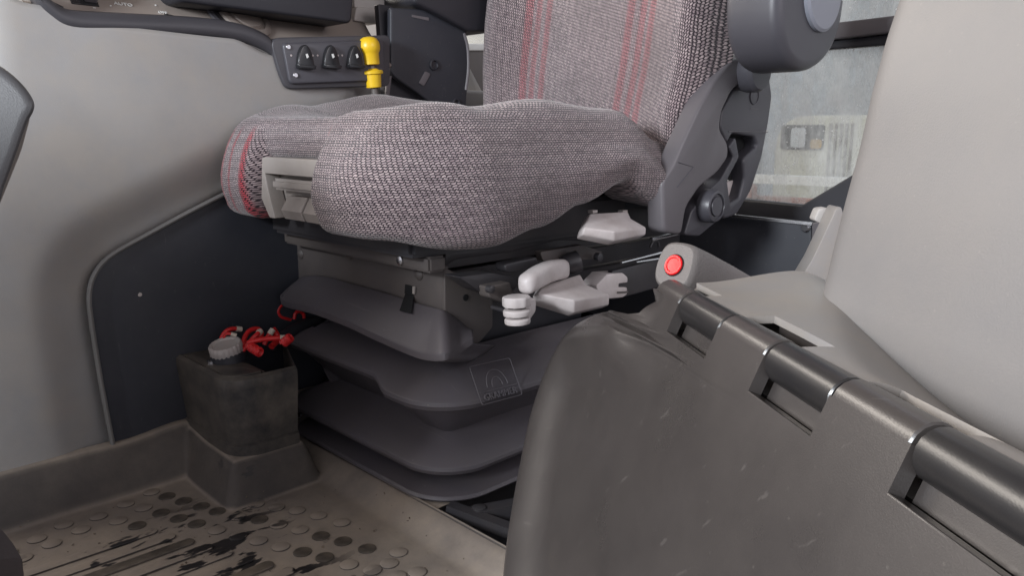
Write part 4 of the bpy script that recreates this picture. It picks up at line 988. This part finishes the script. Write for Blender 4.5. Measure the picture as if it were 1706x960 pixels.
prism('edge_strip', [ax(u, v, AX - .002) for u, v in ((645, 128), (653, 126), (648, 168), (643, 168))], (.006, 0, 0), 'cover', ar, .001)
tube('edge_rod', smooth([ax(773, 55), ax(779, 80), ax(780, 115), ax(776, 150)], 5), .003, 'cover', ar, 8)
pa = [ax(-60 + 330, -40), ax(300, 6), ax(560, 34), ax(586, 38), ax(592, -40)]
prism('armrest_pad', fillet([ax(u, v, 1.15) for u, v in ((280, -60), (300, 2), (560, 35), (586, 39), (594, -60))], .01), (0.10, 0, 0), 'black', ar, 0.008)
prism('rear_pad', fillet([ax(u, v, 1.15) for u, v in ((690, -60), (690, 5), (720, 18), (784, 52), (838, 52), (840, -60))], .01), (0.10, 0, 0), 'black', ar, 0.008)
bar('support_rail', ax(585, 4, 1.25), ax(715, 14, 1.25), .02, .018, 'cap', ar, .003)
prism('rail_clamp', fillet([ax(u, v, 1.235) for u, v in ((594, 10), (632, 14), (630, 40), (590, 34))], .004), (.03, 0, 0), 'cap', ar, .004)
prism('grey_gusset', fillet([ax(u, v, 1.26) for u, v in ((776, 100), (815, 175), (812, 192), (776, 196))], .006), (.03, 0, 0), 'grey', ar, .004)
# right rear corner pane seen between armrest and backrest
rc = thing('corner_window', 'narrow bright strip of side window between armrest and seat back', 'window', (1.5, -1.55, 0.5))
prism('sill', [onx(u, v, 1.42) for u, v in ((760, 82), (830, 82), (830, 190), (760, 190))], (.03, 0, 0), 'bracket', rc, .003)
prism('sill_edge', [onx(u, v, 1.415) for u, v in ((760, 72), (830, 72), (830, 84), (760, 84))], (.03, 0, 0), 'white', rc, .003)
prism('pane', [onx(u, v, 1.46) for u, v in ((760, 20), (830, 20), (830, 80), (760, 80))], (.004, 0, 0), 'glass', rc, 0)

# yellow capped lever
yl = thing('yellow_lever', 'upright lever with round yellow knob and yellow collar', 'lever', onx(627, 178, 1.135))
YX = 1.135
top, col1, bot = onx(617, 82, YX), onx(621, 128, YX), onx(628, 185, YX)
axl = (top - bot).normalized()
tube('rod', [bot, onx(618, 95, YX)], .0062, 'bracket', yl, 14)
k0 = onx(618, 108, YX); hk = (onx(613, 64, YX) - k0).length
lathe('knob', k0, axl, [(.012, 0), (.0145, .001), (.0150, .018), (.0158, .020), (.0178, .024), (.0182, .030), (.0172, .036), (.014, .0415), (.009, .0445), (.003, .0455)], 'yellow', yl, 32)
c0 = onx(623, 146, YX)
lathe('collar', c0, axl, [(.0115, 0), (.0125, .001), (.0140, .021), (.0178, .0225), (.0180, .0262), (.0165, .028), (.012, .0285), (.009, .031)], 'yellow', yl, 32)

# ================================================================== HANDBRAKE
hb = thing('handbrake_lever', 'grey handbrake lever with round red button on its end', 'handbrake', (0.44, -0.78, 0.30))
D0 = 0.80
hc = C0 + ray(1127, 444) * D0
hd = (C0 + ray(1285, 520) * 0.93 - hc).normalized()          # grip axis away from the button
toC = -hd
su_ = hd.cross(V((0, 0, 1))).normalized(); uu = su_.cross(hd)
sec = smooth([(su_ * a + uu * b) for a, b in ((-.0235, -.012), (-.0235, .012), (-.014, .0245), (.012, .0245), (.0225, .014), (.0235, -.014), (.012, -.0245), (-.012, -.0245))], 4, True)
bm = bmesh.new(); prr = None
for t, k in ((-0.004, .86), (-0.0015, .96), (0.003, 1.0), (0.03, 1.02), (0.08, 1.0), (0.13, 0.95), (0.2, .9)):
    cur = [bm.verts.new(hc + hd * t + q * k) for q in sec]
    n = len(cur)
    if prr:
        for j in range(n): bm.faces.new((prr[j], prr[(j + 1) % n], cur[(j + 1) % n], cur[j]))
    else: bm.faces.new(cur)
    prr = cur
from_bm('grip', bm, 'brake', hb, 40)
bt = lathe('button_well', hc + toC * .004, toC, [(.0118, -.002), (.0118, .0006), (.0108, .0008), (.0102, -.001)], 'hole_shade', hb, 30)
lathe('red_button', hc + toC * .0035, toC, [(.0106, 0), (.0106, .0026), (.0098, .0034), (.0080, .0034), (.0072, .0024), (.002, .0026)], 'red', hb, 32)

# ================================================================== FOLDED FLAP WITH HINGE
A_ = V((math.cos(math.radians(35.3)), -math.sin(math.radians(35.3)), 0)); LL = V((-A_.y, A_.x, 0))
HO = V((0.437, -0.634, 0.346)) + LL * 0.008
th = math.radians(22); DD = V((0, 0, -math.cos(th))) + LL * math.sin(th); NN = LL * math.cos(th) + V((0, 0, math.sin(th)))
RK = 0.0152
flap = thing('folding_flap', 'large satin black folding flap with rounded edge and barrel hinge', 'flap', HO + DD * 0.3)
FO = HO + NN * RK
far_tab = [(-0.02, -0.030), (0.0, -0.030), (0.010, -0.028), (0.020, 0.004), (0.033, 0.050), (0.052, 0.100), (0.075, 0.138), (0.105, 0.158), (0.15, 0.166), (0.185, 0.160), (0.22, 0.146), (0.26, 0.116), (0.30, 0.082), (0.342, 0.036), (0.385, -0.03)]
def s_far(d):
    if d <= far_tab[0][0]: return far_tab[0][1]
    for (x0, y0), (x1, y1) in zip(far_tab, far_tab[1:]):
        if d <= x1: return lerp(y0, y1, (d - x0) / (x1 - x0))
    return far_tab[-1][1]
edge_pl = smooth([V((s, d, 0)) for d, s in far_tab[2:]], 8)
def edge_dist(s, d):
    best = 9
    for a, b in zip(edge_pl, edge_pl[1:]):
        ab = b - a; t = max(0, min(1, (V((s, d, 0)) - a).dot(ab) / ab.length_squared)); best = min(best, (a + ab * t - V((s, d, 0))).length)
    return best
knuck = [(-0.092, -0.030, 'p'), (-0.176, -0.092, 'b'), (-0.252, -0.176, 'p'), (-0.332, -0.252, 'b'), (-0.404, -0.332, 'p'), (-0.50, -0.404, 'b'), (-0.60, -0.50, 'p')]
slots = [(a, b) for a, b, k in knuck if k == 'b']
scol = sorted(set([-0.62 + 0.01 * k for k in range(58)] + [x for s in slots for x in s]))
scol = [s for s in scol if s <= -0.030]
scol = [x for x in scol if x < -0.0305] + [-0.030]
drow = [0.0] + [0.0035 * k for k in range(1, 8)] + [0.0265] + [0.0265 + 0.0062 * k for k in range(1, 53)]
vs = []; nc = len(scol); fs = []
for d in drow:
    sf = s_far(d); bl_ = sstep(0.0265, 0.05, d)
    for ci, c in enumerate(scol):
        t = (c + 0.62) / 0.59
        tt = lerp(t, 1 - (1 - t) ** 1.8, bl_)
        s_ = lerp(c, lerp(-0.62, max(sf, -0.615), tt), bl_) if d > 0.0265 else c
        e = edge_dist(s_, d)
        off = 0.020 * sstep(0.100, 0.030, e)
        if e < 0.040: t2 = 1 - e / 0.040; off -= 0.046 * (1 - math.sqrt(max(0, 1 - t2 ** 2.0)))
        k2 = lerp(sstep(-0.06, 0.0, s_), 1, sstep(0.035, 0.09, d)); off *= k2
        vs.append(FO + A_ * s_ + DD * d + NN * off)
for j in range(len(drow) - 1):
    dm = (drow[j] + drow[j + 1]) / 2
    for i in range(nc - 1):
        smid = (scol[i] + scol[i + 1]) / 2
        if dm < 0.0265 and any(a < smid < b for a, b in slots): continue
        a = j * nc + i; fs.append((a, a + 1, a + nc + 1, a + nc))
me = bpy.data.meshes.new('panel'); me.from_pydata([tuple(v) for v in vs], [], fs); me.update()
bmf = bmesh.new(); bmf.from_mesh(me); bmesh.ops.remove_doubles(bmf, verts=bmf.verts, dist=1e-5); bmesh.ops.delete(bmf, geom=[v for v in bmf.verts if not v.link_faces], context='VERTS'); bmesh.ops.recalc_face_normals(bmf, faces=bmf.faces)
avg = V((0, 0, 0))
for f in bmf.faces: avg += f.normal * f.calc_area()
if avg.dot(NN) < 0: bmesh.ops.reverse_faces(bmf, faces=bmf.faces)
bmf.to_mesh(me); bmf.free()
fo = link('panel', me, 'satin', flap, 45); md = fo.modifiers.new('t', 'SOLIDIFY'); md.thickness = 0.010; md.offset = -1; md.use_even_offset = False
es_ = fo.modifiers.new('split', 'EDGE_SPLIT'); es_.split_angle = math.radians(35)
# panel knuckles: barrel wrapped over the axis from the panel face round to the back
def knuckle(name, s0, s1, r, mat, parent, a0=-40, a1=200, tail=0.0):
    bm = bmesh.new(); rows = []
    prof = []
    n = 18
    if tail: prof.append(NN * r + DD * tail)
    for k in range(n + 1):
        a = math.radians(lerp(0, 360, k / n)); prof.append(NN * (r * math.cos(a)) - DD * (r * math.sin(a)))
    ed = 0.0012
    for s, k in ((s0, .93), (s0 + ed, 1), (s1 - ed, 1), (s1, .93)):
        rows.append([bm.verts.new(HO + A_ * s + q * k) for q in prof])
    m = len(prof)
    for a, b in zip(rows, rows[1:]):
        for k in range(m - 1): bm.faces.new((a[k], a[k + 1], b[k + 1], b[k]))
    bm.faces.new(rows[0]); bm.faces.new(rows[-1][::-1])
    bmesh.ops.remove_doubles(bm, verts=bm.verts, dist=1e-6)
    return from_bm(name, bm, mat, parent, 35)
for a, b, k in knuck:
    if k == 'p': knuckle('hinge_barrel', a + .0015, b - .0015, RK, 'satin', flap)
# recessed ledge under every base barrel
for a, b in slots:
    prism('slot_ledge', [FO + A_ * b - NN * .015 + DD * -.002, FO + A_ * (b - .0) - NN * .015 + DD * .027, FO + A_ * a - NN * .015 + DD * .027, FO + A_ * a - NN * .015 + DD * -.002], -NN * .002, 'satin', flap, 0)
    tube('slot_lip', [FO + A_ * b + DD * .027 - NN * .0006, FO + A_ * a + DD * .027 - NN * .0009], .0008, 'satin', flap, 6)

# hinge base: grey moulding behind the hinge
hbz = thing('hinge_base', 'pale grey moulded base behind the black barrel hinge', 'base', HO + V((0, 0, -0.1)) - LL * 0.15)
TOPZ = 0.358
def base_pt(a, b):
    # a along the hinge (far -> near), b away from the hinge
    s = lerp(-0.036, -0.62, a); l = b * 0.34
    ridge = lerp(0.135, 0.022, sstep(0.0, 0.52, a) ** 1.0)
    z = TOPZ
    z += 0.010 * sstep(0.03, 0.13, l) * sstep(0.25, 0.0, a) * (1 if l < ridge else 1)
    z -= 0.55 * max(0.0, math.sqrt((l - ridge) ** 2 + 0.00012) + (l - ridge)) / 2 if True else 0
    return HO * 0 + V((HO.x, HO.y, 0)) + A_ * s - LL * (l + 0.0) + V((0, 0, max(z, 0.285)))
NA, NBb = 130, 70
slot_p = [(a, b) for a, b, k in knuck if k == 'p']
def base_keep(a, b):
    s = lerp(-0.036, -0.62, a); l = b * 0.34
    return not (l < 0.033 and any(x0 - .003 < s < x1 + .003 for x0, x1 in slot_p[1:])) and not (l < 0.022 and s > -0.095)
bo = grid('top', base_pt, NA, NBb, 'base', hbz, 0.006, keep=base_keep, angle=60)
es_ = bo.modifiers.new('split', 'EDGE_SPLIT'); es_.split_angle = math.radians(45)
for a, b, k in knuck:
    if k == 'b': knuckle('hinge_barrel', a + .001, b - .001, RK - 0.0006, 'barrel', hbz)
fs_ = lambda s, l, z: V((HO.x, HO.y, 0)) + A_ * s - LL * l + V((0, 0, z))
# dark pocket walls behind each flap barrel
def bz(s_): return base_pt((s_ + 0.036) / -0.584, 0.036 / 0.34).z - .004
for x0, x1 in slot_p:
    prism('pocket_wall', [fs_(x0, 0.036, 0.28), fs_(x1, 0.036, 0.28), fs_(x1, 0.036, bz(x1)), fs_(x0, 0.036, bz(x0))], -LL * 0.003, 'satin', hbz, 0)
    prism('pocket_floor', [fs_(x0, 0.0, 0.315), fs_(x1, 0.0, 0.315), fs_(x1, 0.04, 0.315), fs_(x0, 0.04, 0.315)], (0, 0, -.003), 'satin', hbz, 0)
bl_ = prism('body', [fs_(-0.062, 0.0, 0.02), fs_(-0.60, 0.0, 0.02), fs_(-0.60, 0.30, 0.02), fs_(-0.062, 0.30, 0.02)], (0, 0, 0.262), 'satin', hbz, .01)
prism('end_cheek', [fs_(-0.034, 0.0, 0.30), fs_(-0.034, 0.14, 0.30), fs_(-0.034, 0.14, TOPZ + .002), fs_(-0.034, 0.03, TOPZ - .002), fs_(-0.034, 0.01, TOPZ - .012)], -A_ * 0.008, 'base', hbz, .003)
q = fs_(-0.376, 0.036, TOPZ - .022) + LL * .004
prism('amber_fleck', [q + A_ * a + V((0, 0, b)) for a, b in ((-.006, -.003), (.004, -.006), (.006, .002), (0, .006), (-.005, .004))], LL * .002, 'amber', hbz, .0005)

# ================================================================== FENDER TRIM
fe = thing('fender_trim', 'smooth pale grey wheel arch trim filling the right edge', 'trim', (0.2, -0.75, 0.3))
# silhouette edge turns away; wall runs from far left edge towards the camera right
fl = [(1530, -60), (1508, 0), (1484, 70), (1460, 160), (1440, 250), (1418, 330), (1398, 410), (1384, 470), (1376, 492)]
ftab = sorted([(onp(u, v, V((0.30, -0.69, 0.3)), fh).z, onp(u, v, V((0.30, -0.69, 0.3)), fh)) for u, v in fl], key=lambda t: t[0])
def fedge(z):
    if z <= ftab[0][0]: return ftab[0][1]
    for (z0, p0), (z1, p1) in zip(ftab, ftab[1:]):
        if z <= z1: return p0.lerp(p1, (z - z0) / (z1 - z0))
    return ftab[-1][1]
wd = V((-0.83, 0.56, 0)).normalized()            # along the wall towards the camera's right
wn = V((0.56, 0.83, 0)).normalized()             # facing the cab
def fen_pt(a, b):
    z = lerp(0.22, ftab[-1][0] + 0.1, b); e = fedge(max(z, ftab[0][0]))
    e = V((e.x, e.y, z)) + RT * 0.020
    R = 0.05
    if a < 0.35:
        t = a / 0.35; ang = lerp(-100, 0, t)
        c = e + wd * R - wn * R * 0
        return e + wd * (R + math.sin(math.radians(ang)) * R) + wn * (math.cos(math.radians(ang)) * R)
    t = (a - 0.35) / 0.65; s = t * 0.55
    return e + wd * (R + s) + wn * (R + 0.10 * s * s - 0.03 * s * sstep(.35, .6, z))
grid('panel', fen_pt, 60, 40, 'fender', fe, 0.006, angle=80)
# narrow pale pillar strip and sill behind the trim
ps = thing('pillar_trim', 'narrow pale trim strip between the black panel and the wheel arch trim', 'trim', (0.45, -1.05, 0.3))
pq = lambda u, v: onp(u, v, V((0.42, -0.95, 0.3)), fh)
prism('strip', fillet([pq(u, v) for u, v in ((1402, 345), (1395, 345), (1355, 430), (1318, 492), (1390, 500), (1420, 420))], .004), fh * 0.03, 'base', ps, .004)
prism('rubber_edge', fillet([pq(u, v) + fh * .03 for u, v in ((1398, 350), (1380, 352), (1372, 372), (1385, 378))], .004), fh * .02, 'cap', ps, .003)
prism('sill_strip', fillet([pq(u, v) + fh * .01 for u, v in ((1255, 487), (1326, 464), (1332, 470), (1322, 498), (1255, 500))], .004), fh * 0.03, 'base', ps, .004)

# ================================================================== LEFT EDGE
lt = thing('steering_column_shroud', 'dark grey textured shroud cut by the left edge', 'shroud', C0 + ray(-20, 250) * 0.62)
lo_ = lambda u, v, d=0.62: C0 + ray(u, v) * d
so = prism('shell', smooth([lo_(u, v) for u, v in ((-120, 60), (-40, 88), (5, 110), (38, 138), (57, 166), (57, 184), (46, 205), (30, 250), (8, 310), (-20, 380), (-120, 420))], 4, True), ray(-60, 250) * 0.09, 'shroud', lt, .012, 4)
prism('side_trim', fillet([lo_(u, v, .66) for u, v in ((52, 190), (36, 250), (2, 335), (-40, 420), (-60, 300), (0, 190))], .006), ray(-40, 250) * .05, 'base', lt, .004)
box('unseen_shadow_block', (0.55, 0.22, 0.0), (0.945, 0.36, 0.64), 'rim', lt, 0.03, 4)  # unseen block for the steering column, added to throw shadow on the console
pd = thing('pedal', 'dark pedal corner at the bottom left edge', 'pedal', onz(0, 960, 0))
pp = [C0 + ray(u, v) * 0.78 for u, v in ((-80, 860), (0, 878), (22, 905), (38, 932), (-80, 935))]
prism('pad', fillet(pp, .004), FW * 0.0 + V((0, 0, -0.022)), 'pedal', pd, .003)
tube('stem', [C0 + ray(-60, 905) * 0.80, V((0.98, 0.05, 0.0))], .008, 'blackmetal', pd, 10)

# dark seat riser mechanism visible right of the bellows
mc = thing('suspension_base', 'dark metal suspension base under the right side of the bellows', 'frame', (0.66, -0.68, -0.05))
bar('cross_bar', (0.70, -0.60, 0.012), (0.62, -0.80, 0.012), .02, .02, 'blackmetal', mc, .003)
bar('cross_bar', (0.725, -0.585, 0.022), (0.56, -0.66, -.01), .016, .014, 'blackmetal', mc, .003)
box('bright_foot', (0.600, -0.74, -0.01), (0.640, -0.66, 0.006), 'bracket', mc, .004)
lathe('foot_bolt', (0.695, -0.612, 0.018), (0, 0, 1), [(.009, 0), (.009, .006), (.005, .008)], 'blackmetal', mc, 12)
